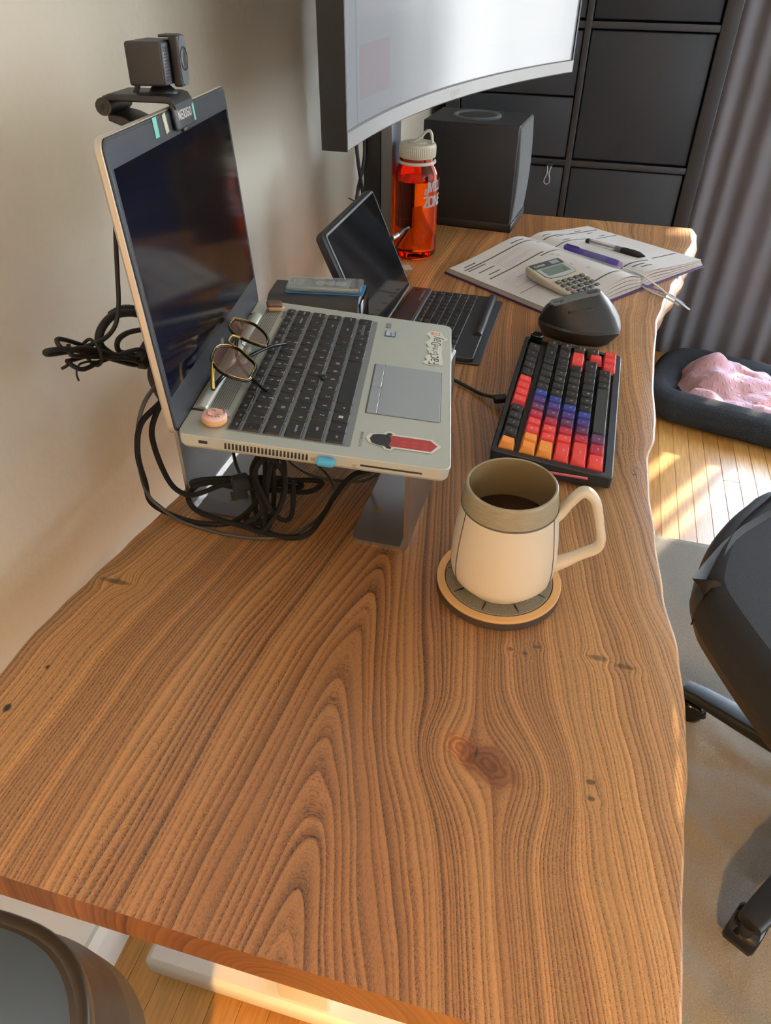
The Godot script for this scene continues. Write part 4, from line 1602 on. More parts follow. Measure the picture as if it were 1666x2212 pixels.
# ---------- cables ----------
func cables() -> void:
	var braid := mat("braided_cable", rgb8(24, 22, 22), 0.8, 0.0, 0.3)
	braid.heightmap_enabled = true
	braid.heightmap_texture = noise_tex(0.35, Color.BLACK, Color.WHITE, 101)
	braid.heightmap_scale = 0.05
	braid.uv1_triplanar = true
	braid.uv1_scale = Vector3(90, 90, 90)
	var grey := mat("grey_cable", rgb8(58, 58, 58), 0.5)
	var c := thing("webcam_cable", "black webcam cable tied in a flat bundle against the wall behind the laptop", "cable", P(-0.435, 0.2, -0.55))
	var off := -c.position
	part(c, "lead", shift(tube(mm([-425, 314, -616, -425, 288, -606, -425, 256, -596, -425, 232, -588, -427, 215, -578, -431, 208, -562, -435, 210, -540]), 0.0022, 8), off), M.rubber)
	part(c, "bundle", shift(tube(mm([-435, 210, -540, -437, 212, -527, -439, 223, -494, -436, 229, -490, -433, 219, -516, -433, 195, -552, -434, 161, -601, -438, 160, -608, -440, 199, -556, -440, 225, -520, -437, 231, -506, -433, 222, -508, -431, 211, -535, -431, 182, -579, -433, 158, -613, -437, 162, -614, -439, 190, -566, -437, 206, -519, -434, 209, -509, -430, 197, -520, -431, 190, -552, -433, 176, -604, -434, 166, -626, -435, 154, -634]), 0.0022, 8, 8), off), M.rubber)
	part(c, "bundle", shift(tube(mm([-436, 222, -518, -433, 214, -514, -430, 205, -530, -429, 190, -560, -430, 170, -596, -433, 165, -604, -436, 180, -580, -437, 203, -540, -435, 216, -520]), 0.0021, 8, 6), off), M.rubber)
	part(c, "cable_tie", shift(tube(mm([-444, 208, -548, -436, 213, -549, -427, 206, -546, -426, 194, -544, -434, 188, -545, -443, 194, -547, -444, 208, -548]), 0.0016, 8), off), M.rubber)
	part(c, "tie_tail", shift(tube(mm([-427, 193, -545, -430, 199, -532, -430, 203, -518, -430, 198, -511, -430, 190, -511]), 0.0010, 6), off), M.rubber)
	part(c, "tie_tail", shift(tube(mm([-433, 209, -514, -434, 207, -507, -435, 207, -500]), 0.0014, 6), off), M.rubber)
	var pc := thing("power_cable", "thick black power cable looping behind the laptop screen above the tied bundle", "cable", P(-0.455, 0.18, -0.62))
	part(pc, "lead", shift(tube(mm([-452, 176, -690, -452, 185, -668, -452, 199, -642, -452, 208, -612, -452, 204, -590, -452, 193, -581, -452, 179, -589, -452, 164, -607, -452, 150, -640]), 0.0042, 10), -pc.position), M.rubber)
	part(pc, "lead", shift(tube(mm([-458, 180, -690, -458, 192, -668, -458, 204, -640, -456, 208, -615]), 0.0036, 10), -pc.position), M.rubber)
	part(pc, "loop", shift(tube(mm([-446, 168, -672, -446, 177, -651, -446, 186, -622, -446, 186, -603, -446, 175, -601, -446, 160, -624, -446, 140, -650]), 0.0028, 8), -pc.position), M.rubber)
	part(pc, "connector", rbox(Vector3(0.012, 0.015, 0.030), 0.002), M.rubber, P(-0.437, 0.158, -0.631) - pc.position, Vector3(0.35, 0, 0))
	part(pc, "cuff", shift(tube(mm([-420, 160, -622, -424, 140, -616, -414, 118, -612]), 0.005, 10), -pc.position), M.rubber)
	var gc := thing("grey_cable", "thin grey cable hanging off the desk edge and crossing in front of the stand", "cable", P(-0.3, 0.004, -0.55))
	part(gc, "lead", shift(tube(mm([-396, 156, -610, -400, 152, -593, -405, 140, -566, -410, 115, -552, -415, 76, -548, -418, 34, -553, -408, 14, -556, -374, 4, -548, -306, 3, -544, -258, 5, -557, -237, 6, -588, -227, 12, -622, -210, 30, -638, -177, 60, -629, -150, 90, -640]), 0.0021, 8, 8), -gc.position), grey)
	var ba := thing("braided_cable", "black braided cable sagging off the desk edge under the laptop's near corner", "cable", P(-0.36, 0.005, -0.56))
	part(ba, "lead", shift(tube(mm([-396, 150, -610, -400, 131, -590, -405, 123, -553, -410, 92, -543, -416, 48, -552, -421, 14, -560, -396, 5, -556, -360, 4, -552, -324, 7, -559, -304, 20, -581, -289, 50, -596, -277, 80, -595, -270, 110, -600]), 0.0030, 8, 8), -ba.position), braid)
	var bb := thing("braided_cable", "black braided cable folded in long loops with a strap, lying across the stand foot", "cable", P(-0.32, 0.006, -0.58))
	part(bb, "lead", shift(tube(mm([-394, 152, -610, -395, 138, -588, -400, 115, -564, -401, 89, -561, -400, 47, -569, -389, 30, -569, -366, 33, -564, -340, 40, -580, -320, 44, -585, -285, 40, -604, -249, 32, -626, -241, 30, -622, -255, 28, -607, -303, 35, -592, -321, 38, -582, -357, 40, -580, -371, 35, -573, -376, 25, -566, -367, 12, -563, -335, 9, -558, -289, 9, -553, -257, 6, -553, -236, 7, -564, -229, 12, -595, -222, 25, -614, -204, 50, -622, -175, 70, -619, -150, 95, -625]), 0.0030, 8, 8), -bb.position), braid)
	part(bb, "loop", shift(tube(mm([-372, 38, -572, -350, 42, -579, -320, 41, -588, -290, 36, -602, -262, 30, -612, -268, 33, -618, -295, 41, -606, -322, 46, -590, -352, 46, -580, -371, 43, -573, -372, 38, -572]), 0.0028, 8, 8), -bb.position), braid)
	part(bb, "strap", rbox(Vector3(0.020, 0.017, 0.017), 0.004), mat("strap_cloth", rgb8(26, 26, 28), 0.95), P(-0.321, 0.042, -0.587) - bb.position, Vector3(0, 0.6, 0.05))
	part(bb, "strap_end", rbox(Vector3(0.018, 0.004, 0.010), 0.001), M.strap_cloth, P(-0.319, 0.033, -0.577) - bb.position, Vector3(0.6, 0.6, 0.05))
	var cl := thing("braided_cable", "bunched black braided cable standing in tight loops under the laptop", "cable", P(-0.285, 0.006, -0.58))
	part(cl, "loops", shift(tube(mm([-268, 112, -606, -277, 80, -597, -298, 70, -593, -311, 34, -594, -296, 9, -570, -281, 8, -562, -284, 25, -588, -282, 75, -590, -291, 82, -595, -293, 40, -585, -310, 12, -571, -300, 8, -560, -275, 22, -580, -269, 70, -591, -277, 88, -587, -287, 45, -580, -283, 12, -558, -290, 8, -566]), 0.0029, 8, 8), -cl.position), braid)
	part(cl, "loops", shift(tube(mm([-290, 90, -590, -311, 52, -597, -288, 28, -566, -304, 12, -556, -282, 12, -551, -266, 40, -572, -270, 62, -590, -279, 92, -572, -297, 62, -577, -274, 24, -566, -262, 12, -580, -262, 50, -596]), 0.0028, 8, 8), -cl.position), braid)
	var ta := thing("thin_cable", "thin black cable dropping behind the bunched braided loops", "cable", P(-0.33, 0.01, -0.63))
	part(ta, "lead", shift(tube(mm([-345, 110, -625, -345, 60, -624, -345, 30, -628, -333, 13, -624, -315, 7, -616, -300, 7, -630]), 0.0020, 8), -ta.position), M.rubber)
	var tb := thing("thin_cable", "thin grey cable lying on the desk behind the stand foot", "cable", P(-0.24, 0.004, -0.665))
	part(tb, "lead", shift(tube(mm([-300, 55, -650, -288, 30, -654, -265, 7, -666, -232, 3, -671, -204, 9, -673, -180, 40, -658, -165, 80, -655]), 0.0019, 8), -tb.position), grey)
	part(tb, "branch", shift(tube(mm([-268, 55, -660, -262, 30, -663, -253, 8, -674, -236, 6, -654, -228, 9, -636]), 0.0019, 8), -tb.position), grey)
	var kc := thing("keyboard_cable", "black cable running from behind the laptop into the side of the coloured keyboard", "cable", P(-0.1, 0.003, -0.92))
	part(kc, "lead", shift(tube(mm([-230, 3, -960, -190, 3, -965, -157, 5, -953, -130, 4, -938, -107, 5, -921, -88, 10, -908]), 0.0026, 8), -kc.position), M.rubber)
	part(kc, "connector", rbox(Vector3(0.018, 0.009, 0.013), 0.002), M.rubber, P(-0.0785, 0.0115, -0.9035) - kc.position, Vector3(0, 0.35, 0.06))


func shift(m: ArrayMesh, by: Vector3) -> ArrayMesh:
	var st := SurfaceTool.new()
	st.append_from(m, 0, Transform3D(Basis(), by))
	return st.commit()


# ---------- monitor ----------
func monitor() -> void:
	var o := thing("monitor", "large curved silver-framed monitor on a black post at the wall side of the desk", "monitor", P(-0.2565, 0.2947, -1.3769), Vector3(0, 1.2855, 0))
	var rr := 1.5
	var half := asin(0.405 / rr)
	var bezel := mat("monitor_bezel", rgb8(146, 149, 153), 0.42, 0.4)
	var back := mat("monitor_back", rgb8(15, 15, 17), 0.5)
	var n := 48
	var arc := func(t: float, y: float, out: float) -> Vector3:
		# out: metres towards the viewer
		return Vector3((rr - out) * sin(t), y, rr - (rr - out) * cos(t))
	var hgt := 0.37
	for q in [["bottom_bezel", 0.0, 0.0225, 0.004, -0.016, bezel], ["top_bezel", hgt - 0.008, hgt, 0.002, -0.016, bezel], ["back_shell", 0.002, hgt - 0.002, -0.004, -0.030, back]]:
		var g := Geo.new()
		var rs := []
		for i in n + 1:
			var t := lerpf(-half, half, float(i) / n)
			var c := PackedVector3Array()
			for w in [[q[1], q[4]], [q[1], q[3] - 0.002], [q[1] + 0.002, q[3]], [q[2] - 0.0015, q[3]], [q[2], q[3] - 0.002], [q[2], q[4]]]:
				c.append(arc.call(t, w[0], w[1]))
			rs.append(c)
		g.loft(rs, true, true, [-1], true, true)
		part(o, q[0], g.mesh(), q[5])
	for s in [-1, 1]:
		var g := Geo.new()
		var rs := []
		for y in [0.0, hgt]:
			var c := PackedVector3Array()
			for w in [[half + 0.0008, 0.003], [half + 0.0008, -0.031], [half - 0.002, -0.031], [half - 0.002, 0.003]]:
				c.append(arc.call(s * w[0], y, w[1]))
			rs.append(c)
		g.loft(rs, true, true, [-1])
		part(o, "side_bezel", g.mesh(), back)
	# the lit page on the matte screen
	var im := Image.create(512, 256, false, Image.FORMAT_RGB8)
	im.fill(Color(0.80, 0.83, 0.86))
	im.fill_rect(Rect2i(0, 0, 512, 8), Color(0.6, 0.63, 0.67))
	im.fill_rect(Rect2i(30, 0, 3, 256), Color(0.74, 0.77, 0.8))
	im.fill_rect(Rect2i(38, 190, 70, 46), Color(0.80, 0.77, 0.80))
	im.fill_rect(Rect2i(38, 30, 150, 140), Color(0.84, 0.86, 0.89))
	for i in 12:
		im.fill_rect(Rect2i(44, 36 + i * 10, 50 + (i * 53) % 80, 2), Color(0.72, 0.75, 0.79))
	im.fill_rect(Rect2i(300, 20, 180, 200), Color(0.83, 0.85, 0.86))
	im.generate_mipmaps()
	var sm := mat("monitor_screen", rgb8(70, 72, 76), 0.16, 0.0, 0.75)
	sm.emission_enabled = true
	sm.emission_texture = ImageTexture.create_from_image(im)
	sm.emission = Color.BLACK
	sm.emission_energy_multiplier = 1.5
	var sg := Geo.new()
	for i in n:
		var u0 := float(i) / n
		var u1 := float(i + 1) / n
		var t0 := lerpf(-half, half, u0)
		var t1 := lerpf(-half, half, u1)
		sg.quad(arc.call(t0, 0.0215, 0.0), arc.call(t1, 0.0215, 0.0), arc.call(t1, hgt - 0.007, 0.0), arc.call(t0, hgt - 0.007, 0.0), 0, Vector2(u0, 1), Vector2(u1, 1), Vector2(u1, 0), Vector2(u0, 0))
	sg.face(Vector3(0, 0, 1))
	part(o, "screen", sg.mesh(), sm)
	var bt := lettering(o, "brand_print", "GIGABYTE", 0.013, mat("print_grey", rgb8(176, 180, 184), 0.5), Vector3(0, 0.0112, 0.0045 - 0.008), Vector3.ZERO, true)
	bt.position = Vector3(0.0, 0.0112, 0.0041)
	# post, arm and base behind the screen
	var inv := Basis(Vector3.UP, -1.2855)
	var place := func(p: Vector3) -> Vector3: return inv * (p - o.position)
	part(o, "post", rbox(Vector3(0.036, 0.50, 0.058), 0.003), back, place.call(P(-0.418, 0.256, -1.475)), Vector3(0, -1.2855, 0))
	part(o, "post_strip", rbox(Vector3(0.022, 0.50, 0.066), 0.002), mat("post_metal", rgb8(120, 124, 130), 0.4, 0.6), place.call(P(-0.389, 0.256, -1.475)), Vector3(0, -1.2855, 0))
	part(o, "arm", rbox(Vector3(0.16, 0.06, 0.05), 0.006), back, place.call(P(-0.33, 0.46, -1.43)), Vector3(0, -1.2855 + 0.35, 0))
	part(o, "post_foot", rbox(Vector3(0.056, 0.012, 0.12), 0.003), back, place.call(P(-0.416, 0.006, -1.475)), Vector3(0, -1.2855, 0))
	for c in [[mm([-435, 330, -1385, -432, 218, -1391, -430, 174, -1398, -428, 119, -1416, -430, 60, -1424, -434, 4, -1428]), "first black cable hanging from the monitor beside its post"], [mm([-436, 330, -1452, -432, 215, -1444, -432, 173, -1438, -436, 130, -1412, -438, 75, -1388, -440, 4, -1380]), "second black cable hanging from the monitor, crossing the first"]]:
		single("monitor_cable", c[1], "cable", tube(c[0], 0.0036, 8, 6), M.rubber)
	single("wire_end", "thin bent dark wire end sticking out by the monitor cables", "wire", tube(mm([-432, 133, -1340, -430, 126, -1356, -428, 113, -1379, -426, 102, -1394]), 0.0014, 6), M.rubber)


# ---------- tablet, box, bottle, speaker ----------
func tablet() -> void:
	var kb := thing("tablet_keyboard", "thin black tablet keyboard cover lying open on the desk behind the laptop", "keyboard", P(-0.213, 0, -1.1385), Vector3(0, PI / 2, 0))
	var tm := mat("cover_black", rgb8(30, 31, 36), 0.55)
	part(kb, "lower_flap", prism(rrect(0.252, 0.165, 0.006, 4), 0.0, 0.003, 0.0008), mat("cover_slate", rgb8(52, 58, 64), 0.6), Vector3(0.0, 0, 0.006))
	part(kb, "base", prism(rrect(0.247, 0.154, 0.006, 4), 0.003, 0.010, 0.0015), tm)
	part(kb, "pen_strip", rbox(Vector3(0.244, 0.005, 0.034), 0.002), mat("strip_brown", rgb8(46, 34, 36), 0.4), Vector3(0, 0.0115, -0.059))
	part(kb, "strip_edge", rbox(Vector3(0.240, 0.005, 0.003), 0.001), mat("strip_line", rgb8(120, 130, 138), 0.35, 0.5), Vector3(0, 0.0115, -0.0405))
	lettering(kb, "strip_print", "AC 7 1 0000 00C 4 AC", 0.005, M.print_grey, Vector3(0.085, 0.0141, -0.050))
	part(kb, "power_mark", rbox(Vector3(0.010, 0.0003, 0.008), 0.0001, 1), M.black_gloss, Vector3(0.105, 0.0141, -0.063))
	part(kb, "front_roll", tube(PackedVector3Array([Vector3(-0.04, 0.008, 0.070), Vector3(0.04, 0.008, 0.070), Vector3(0.121, 0.008, 0.070)]), 0.0075, 12, 1), tm)
	var rows := [[-0.0325, 0.0075, ["esc 1", "F1 1", "F2 1", "F3 1", "F4 1", "F5 1", "F6 1", "F7 1", "F8 1", "F9 1", "F10 1", "F11 1", "F12 1", "del 1"]], [-0.0205, 0.012, ["` 1", "1 1", "2 1", "3 1", "4 1", "5 1", "6 1", "7 1", "8 1", "9 1", "0 1", "- 1", "= 1", "bksp 1"]], [-0.006, 0.012, ["tab 1.3", "Q 1", "W 1", "E 1", "R 1", "T 1", "Y 1", "U 1", "I 1", "O 1", "P 1", "[ 1", "] 1", "\\ .7"]], [0.0085, 0.012, ["caps 1.5", "A 1", "S 1", "D 1", "F 1", "G 1", "H 1", "J 1", "K 1", "L 1", "; 1", "' 1", "enter 1.5"]], [0.023, 0.012, ["shift 2", "Z 1", "X 1", "C 1", "V 1", "B 1", "N 1", "M 1", ", 1", ". 1", "/ 1", "shift 2"]], [0.0375, 0.012, ["ctrl 1", "fn 1", "win 1", "alt 1.2", "_ 5.3", "alt 1.2", "< 1.1", "^ 1.1", "> 1.1"]]]
	for r in rows:
		var x := -0.1185
		for s in r[2]:
			var w: float = s.get_slice(" ", 1).to_float() * 0.01692
			var k := part(kb, "key", cap(snappedf(w - 0.0022, 0.0001), r[1], 0.0018, 0.001, 0.001), M.key_black, Vector3(x + w / 2, 0.010, r[0]))
			var t: String = s.get_slice(" ", 0)
			if t != "_":
				lettering(k, "legend", t, 0.0036 if t.length() == 1 else 0.0026, M.print_grey, Vector3(0, 0.0018, 0.001))
			x += w
	var o := thing("tablet", "black tablet standing propped open on its keyboard cover, screen reflecting", "tablet", P(-0.293, 0.0105, -1.1385), Vector3(-0.42, PI / 2, 0))
	var g := Geo.new()
	var up := Basis(Vector3.RIGHT, -PI / 2)
	var slab := func(p: PackedVector2Array, z0: float, z1: float, b: float, cy: float) -> ArrayMesh:
		var sg := Geo.new()
		var rs := []
		for q in [[b, z0], [0.0, z0 + b], [0.0, z1 - b], [b, z1]]:
			var r := PackedVector3Array()
			for c in inset(p, q[0]):
				r.append(Vector3(c.x, c.y + cy, q[1]))
			rs.append(r)
		sg.loft(rs, true, true, [1, 0, 2], true, true)
		return sg.mesh()
	part(o, "case", slab.call(rrect(0.251, 0.180, 0.008, 4), -0.016, -0.001, 0.003, 0.090), tm)
	part(o, "body", slab.call(rrect(0.245, 0.175, 0.006, 4), -0.006, 0.001, 0.0008, 0.090), M.black)
	part(o, "display", slab.call(rrect(0.238, 0.167, 0.003, 3), 0.0, 0.0014, 0.0003, 0.090), mat("tablet_screen", rgb8(8, 9, 12), 0.07))
	for i in 9:
		part(o, "speaker_hole", rbox(Vector3(0.0004, 0.0018, 0.0012), 0.0002, 1), M.print_grey, Vector3(-0.1256, 0.035 + i * 0.0042, -0.005))
	part(o, "kickstand", rbox(Vector3(0.22, 0.105, 0.003), 0.001, 1), tm, Vector3(0, 0.075, -0.047), Vector3(0.72, 0, 0))
	var ch := thing("charger_cable", "black cable with a silver plug in the far side of the tablet", "cable", P(-0.322, 0.095, -1.27))
	part(ch, "plug", shift(tube(mm([-329, 95, -1262, -326, 95, -1270, -323, 96, -1280]), 0.0042, 10), -ch.position), M.aluminium)
	part(ch, "collar", shift(tube(mm([-323, 96, -1280, -321, 97, -1290, -319, 98, -1302]), 0.0046, 10, 6, 1.0, 0.003), -ch.position), M.rubber)
	part(ch, "lead", shift(tube(mm([-319, 98, -1302, -315, 96, -1325, -325, 80, -1355, -350, 40, -1372, -366, 10, -1388, -376, 3, -1402, -384, 3, -1410]), 0.0022, 8), -ch.position), M.rubber)
	# box behind the laptop and the blister pack on it
	var bx := thing("charger_box", "black rounded box standing behind the laptop's far corner with a blister pack on top", "box", P(-0.362, 0, -0.968), Vector3(0, 0.13, 0))
	g = Geo.new()
	var rs2 := []
	for x in [[-0.068, 0.004], [-0.066, 0.0], [0.064, 0.0], [0.066, 0.003]]:
		var c := PackedVector3Array()
		for w in rrect(0.078 - x[1] * 2, 0.112 - x[1] * 2, 0.018, 6):
			c.append(Vector3(x[0], 0.056 + w.y, w.x))
		rs2.append(c)
	g.loft(rs2, true, true, [1, 0, 2])
	part(bx, "body", g.mesh(), mat("box_black", rgb8(38, 39, 43), 0.5))
	part(bx, "end_cap", rbox(Vector3(0.003, 0.100, 0.066), 0.001, 1), M.black_gloss, Vector3(0.0672, 0.056, 0))
	var bp := thing("blister_pack", "slim clear blister pack with a blue and silver insert lying on the black box", "pack", P(-0.3495, 0.1125, -0.9690), Vector3(0, 0.16, 0))
	var clear := mat("clear_plastic", Color(0.9, 0.95, 1.0, 0.22), 0.06)
	clear.transparency = BaseMaterial3D.TRANSPARENCY_ALPHA
	part(bp, "backing_card", prism(rrect(0.112, 0.0405, 0.004, 4), 0.0, 0.001), mat("card_blue", rgb8(58, 128, 190), 0.4))
	part(bp, "insert", rbox(Vector3(0.104, 0.007, 0.036), 0.002), mat("insert_silver", rgb8(140, 158, 164), 0.3, 0.5), Vector3(-0.002, 0.0048, 0.0))
	part(bp, "insert_end", rbox(Vector3(0.018, 0.0072, 0.034), 0.002), mat("insert_navy", rgb8(28, 40, 56), 0.3), Vector3(0.043, 0.005, 0.0))
	part(bp, "hang_hole", prism(rrect(0.006, 0.010, 0.001, 2), 0.0, 0.0004), M.card_blue, Vector3(-0.050, 0.0083, -0.003))
	part(bp, "hole_rim", prism(rrect(0.009, 0.013, 0.002, 2), 0.0, 0.0002), M.white, Vector3(-0.050, 0.0082, -0.003))
	lettering(bp, "brand_print", "Ezra", 0.0105, M.white, Vector3(-0.036, 0.0085, 0.0), Vector3(-PI / 2, PI / 2, 0))
	var pale := mat("print_pale", rgb8(206, 202, 206), 0.4)
	for q in [[-0.007, 0.0, 0.008, 0.008], [0.008, 0.0, 0.007, 0.0095], [0.021, 0.0, 0.009, 0.008]]:
		part(bp, "print", prism(oval(q[2], q[3], 20), 0.0, 0.0002), pale, Vector3(q[0], 0.0083, q[1]))
	part(bp, "blister", rbox(Vector3(0.108, 0.0095, 0.040), 0.003, 2), clear, Vector3(-0.001, 0.0056, 0))
	bottle()
	subwoofer()
	single("paper_tag", "small pale paper tag lying on the desk beside the tablet's far corner", "tag", prism(rrect(0.016, 0.026, 0.002, 3), 0.0, 0.0008), mat("tag_paper", rgb8(196, 190, 176), 0.5), P(-0.330, 0.0, -1.385), Vector3(0, 0.5, 0))


func bottle() -> void:
	var o := thing("water_bottle", "transparent orange water bottle with a white screw cap and grey lettering", "bottle", P(-0.3336, 0, -1.4599))
	var om := mat("orange_water", Color(1.0, 0.33, 0.03, 0.0), 0.02)
	om.refraction_enabled = true
	om.refraction_scale = 0.036
	var g := Geo.new()
	g_lathe(g, [Vector2(0.030, 0.0), Vector2(0.037, 0.002), Vector2(0.0415, 0.008), Vector2(0.0425, 0.016), Vector2(0.0425, 0.150), Vector2(0.0418, 0.158), Vector2(0.0385, 0.166), Vector2(0.0345, 0.172), Vector2(0.0325, 0.177), Vector2(0.0325, 0.192)], 56)
	# the air above the water
	var from := g.v.size()
	g_lathe(g, [Vector2(0.0405, 0.1465), Vector2(0.0405, 0.152), Vector2(0.0396, 0.158), Vector2(0.036, 0.1655), Vector2(0.032, 0.171), Vector2(0.030, 0.178), Vector2(0.030, 0.189)], 56, [0])
	g.flip_from(from)
	part(o, "body", g.mesh(), om)
	part(o, "collar", lathe([Vector2(0.0325, 0.1735), Vector2(0.0352, 0.1745), Vector2(0.0358, 0.1765), Vector2(0.0352, 0.1785), Vector2(0.0325, 0.1795)], 48), M.white)
	var cm := mat("cap_white", rgb8(226, 226, 214), 0.45)
	var cg := Geo.new()
	g_lathe(cg, [Vector2(0.0335, 0.185), Vector2(0.0345, 0.186), Vector2(0.0345, 0.205), Vector2(0.0325, 0.208), Vector2(0.018, 0.2085), Vector2(0.016, 0.2105)], 48, [0, 0, 1, 2, 3])
	part(o, "cap", cg.mesh(), cm)
	for i in 60:
		var a := TAU * i / 60
		part(o, "cap_rib", rbox(Vector3(0.0009, 0.015, 0.0012), 0.0003, 1), cm, Vector3(cos(a) * 0.0346, 0.1958, sin(a) * 0.0346), Vector3(0, -a, 0))
	part(o, "cap_loop", tube(PackedVector3Array([Vector3(-0.010, 0.209, 0.004), Vector3(0.004, 0.216, 0.0), Vector3(0.013, 0.2255, -0.004), Vector3(0.020, 0.228, -0.006), Vector3(0.0245, 0.222, -0.006), Vector3(0.027, 0.208, -0.004)]), 0.0044, 10, 6, 0.6), cm)
	# wavy lettering printed on the side that faces right
	var lm := mat("bottle_print", rgb8(150, 160, 168), 0.5)
	var glyphs := [["&", 52, 0.131, 0.017], ["M", 38, 0.139, 0.026], ["I", 22, 0.139, 0.026], ["L", 10, 0.139, 0.026], ["K", -6, 0.139, 0.026], ["Z", 52, 0.1125, 0.029], ["O", 36, 0.1125, 0.029], ["N", 18, 0.1125, 0.029], ["E", 0, 0.1125, 0.029]]
	for q in glyphs:
		var a := deg_to_rad(q[1] - 2.0)
		var t := lettering(o, "printed_letter", q[0], q[3], lm, Vector3(cos(a) * 0.0428, q[2], sin(a) * 0.0428), Vector3(0, PI / 2 - a, 0), true)
		t.scale = Vector3(0.85, 1.0, 1.0)


func subwoofer() -> void:
	var o := thing("speaker_box", "black cube loudspeaker with a round port on top behind the orange bottle", "speaker", P(-0.267, 0, -1.659), Vector3(0, -0.0753, 0))
	var bm := mat("speaker_vinyl", rgb8(21, 23, 27), 0.6)
	bm.heightmap_enabled = true
	bm.heightmap_texture = noise_tex(0.3, Color.BLACK, Color.WHITE, 121)
	bm.heightmap_scale = 0.03
	bm.uv1_triplanar = true
	bm.uv1_scale = Vector3(9, 9, 9)
	var w := 0.206
	var d := 0.148
	var h := 0.209
	part(o, "cabinet", rbox(Vector3(w - 0.004, h - 0.016, d), 0.002), bm, Vector3(-0.002, h / 2 + 0.008, -d / 2))
	part(o, "plinth", rbox(Vector3(w, 0.018, d + 0.004), 0.002), M.black, Vector3(0, 0.009, -d / 2))
	var cloth := mat("speaker_cloth", rgb8(108, 114, 120), 0.95)  # pale grey includes the rim light the window gives this side
	fuzzy(cloth, 30.0, 0.05, 131, Color(0.5, 0.5, 0.5), Color(1, 1, 1))
	cloth.rim_enabled = true
	cloth.rim = 0.8
	# bowed cloth front on the right side
	var g := Geo.new()
	var rs := []
	for i in 11:
		var t := i / 10.0
		var bow := 0.004 + 0.007 * sin(PI * t)
		var r := PackedVector3Array()
		for q in rrect(d - 0.01, 0.012, 0.003, 2):
			r.append(Vector3(w / 2 - 0.010 + q.y + bow * 0.7, lerpf(0.02, h - 0.003, t), -d / 2 + q.x))
		rs.append(r)
	g.loft(rs, true, true, [0])
	part(o, "grille_cloth", g.mesh(), cloth)
	part(o, "top_port", lathe([Vector2(0.052, 0.0), Vector2(0.050, 0.0035), Vector2(0.046, 0.0045), Vector2(0.043, 0.003), Vector2(0.040, 0.0012)], 48), M.speaker_cloth, Vector3(-0.008, h - 0.0002, -0.078))
	part(o, "port_disc", lathe([Vector2(0.041, 0.0), Vector2(0.041, 0.0012), Vector2(0.02, 0.0018)], 40), M.black_matte, Vector3(-0.008, h, -0.078))
	for s in [-0.09, 0.09]:
		for z in [-0.015, -d + 0.01]:
			part(o, "foot", rbox(Vector3(0.014, 0.002, 0.014), 0.0008, 1), M.rubber, Vector3(s, 0.001, z))


# ---------- planner ----------
func page_image(far: bool) -> ImageTexture:
	# Print of a week page: a time column, thin rules and dark heading bars. u runs across the page, v along the lines.
	var n := 768
	var im := Image.create(n, n, false, Image.FORMAT_RGB8)
	im.fill(Color(0.93, 0.94, 0.96))
	var rule := Color(0.82, 0.84, 0.88)
	var bar := Color(0.34, 0.34, 0.35)
	for i in 56:
		var x := int(n * (0.10 + i * 0.0155))
		im.fill_rect(Rect2i(x, int(n * 0.03), 1, int(n * (0.62 if i % 7 else 0.94))), rule)
		if i > 20:
			im.fill_rect(Rect2i(x, int(n * 0.62), 2, int(n * 0.36)), rule.darkened(0.06))
	var put := func(u: float, v0: float, v1: float, w: float, c: Color) -> void:
		im.fill_rect(Rect2i(int(u * n), int((1.0 - v1) * n), maxi(int(w * 1.4 * n), 2), int((v1 - v0) * n)), c)
	if not far:
		put.call(0.105, 0.05, 0.98, 0.010, bar)
		for q in [[0.07, 0.09, 0.22], [0.06, 0.66, 0.82], [0.135, 0.06, 0.26], [0.205, 0.10, 0.28], [0.275, 0.13, 0.26], [0.16, 0.86, 0.95], [0.36, 0.64, 0.98]]:
			put.call(q[0], q[1], q[2], 0.009, bar)
		put.call(0.325, 0.08, 0.72, 0.010, bar)
		put.call(0.875, 0.42, 0.98, 0.010, bar)
		put.call(0.45, 0.24, 0.52, 0.006, Color(0.66, 0.62, 0.82))
		put.call(0.62, 0.05, 0.30, 0.008, Color(0.60, 0.57, 0.76))
		for q in [[0.40, 0.70], [0.44, 0.72], [0.60, 0.66], [0.72, 0.70]]:
			put.call(q[0], q[1], q[1] + 0.05, 0.004, Color(0.62, 0.66, 0.76))
			put.call(q[0] + 0.014, q[1] + 0.01, q[1] + 0.035, 0.004, Color(0.62, 0.66, 0.76))
		# pencilled lines of notes
		for i in 9:
			put.call(0.14 + i * 0.021, 0.30, 0.30 + 0.05 * ((i * 7) % 9), 0.003, Color(0.72, 0.76, 0.84))
			put.call(0.37 + i * 0.022, 0.10, 0.14 + 0.04 * ((i * 5) % 7), 0.003, Color(0.74, 0.78, 0.85))
	else:
		put.call(0.105, 0.04, 0.96, 0.010, bar)
		for q in [[0.06, 0.10, 0.22], [0.075, 0.62, 0.74], [0.13, 0.20, 0.32], [0.15, 0.70, 0.80], [0.22, 0.16, 0.28], [0.24, 0.74, 0.84], [0.28, 0.62, 0.98], [0.25, 0.0, 0.5]]:
			put.call(q[0], q[1], q[2], 0.008, bar)
		put.call(0.815, 0.02, 0.45, 0.012, bar)
		put.call(0.80, 0.55, 0.97, 0.009, bar)
		for q in [[0.86, 0.10, 0.30], [0.90, 0.16, 0.34]]:
			put.call(q[0], q[1], q[2], 0.012, bar.lightened(0.1))
	im.generate_mipmaps()
	return ImageTexture.create_from_image(im)


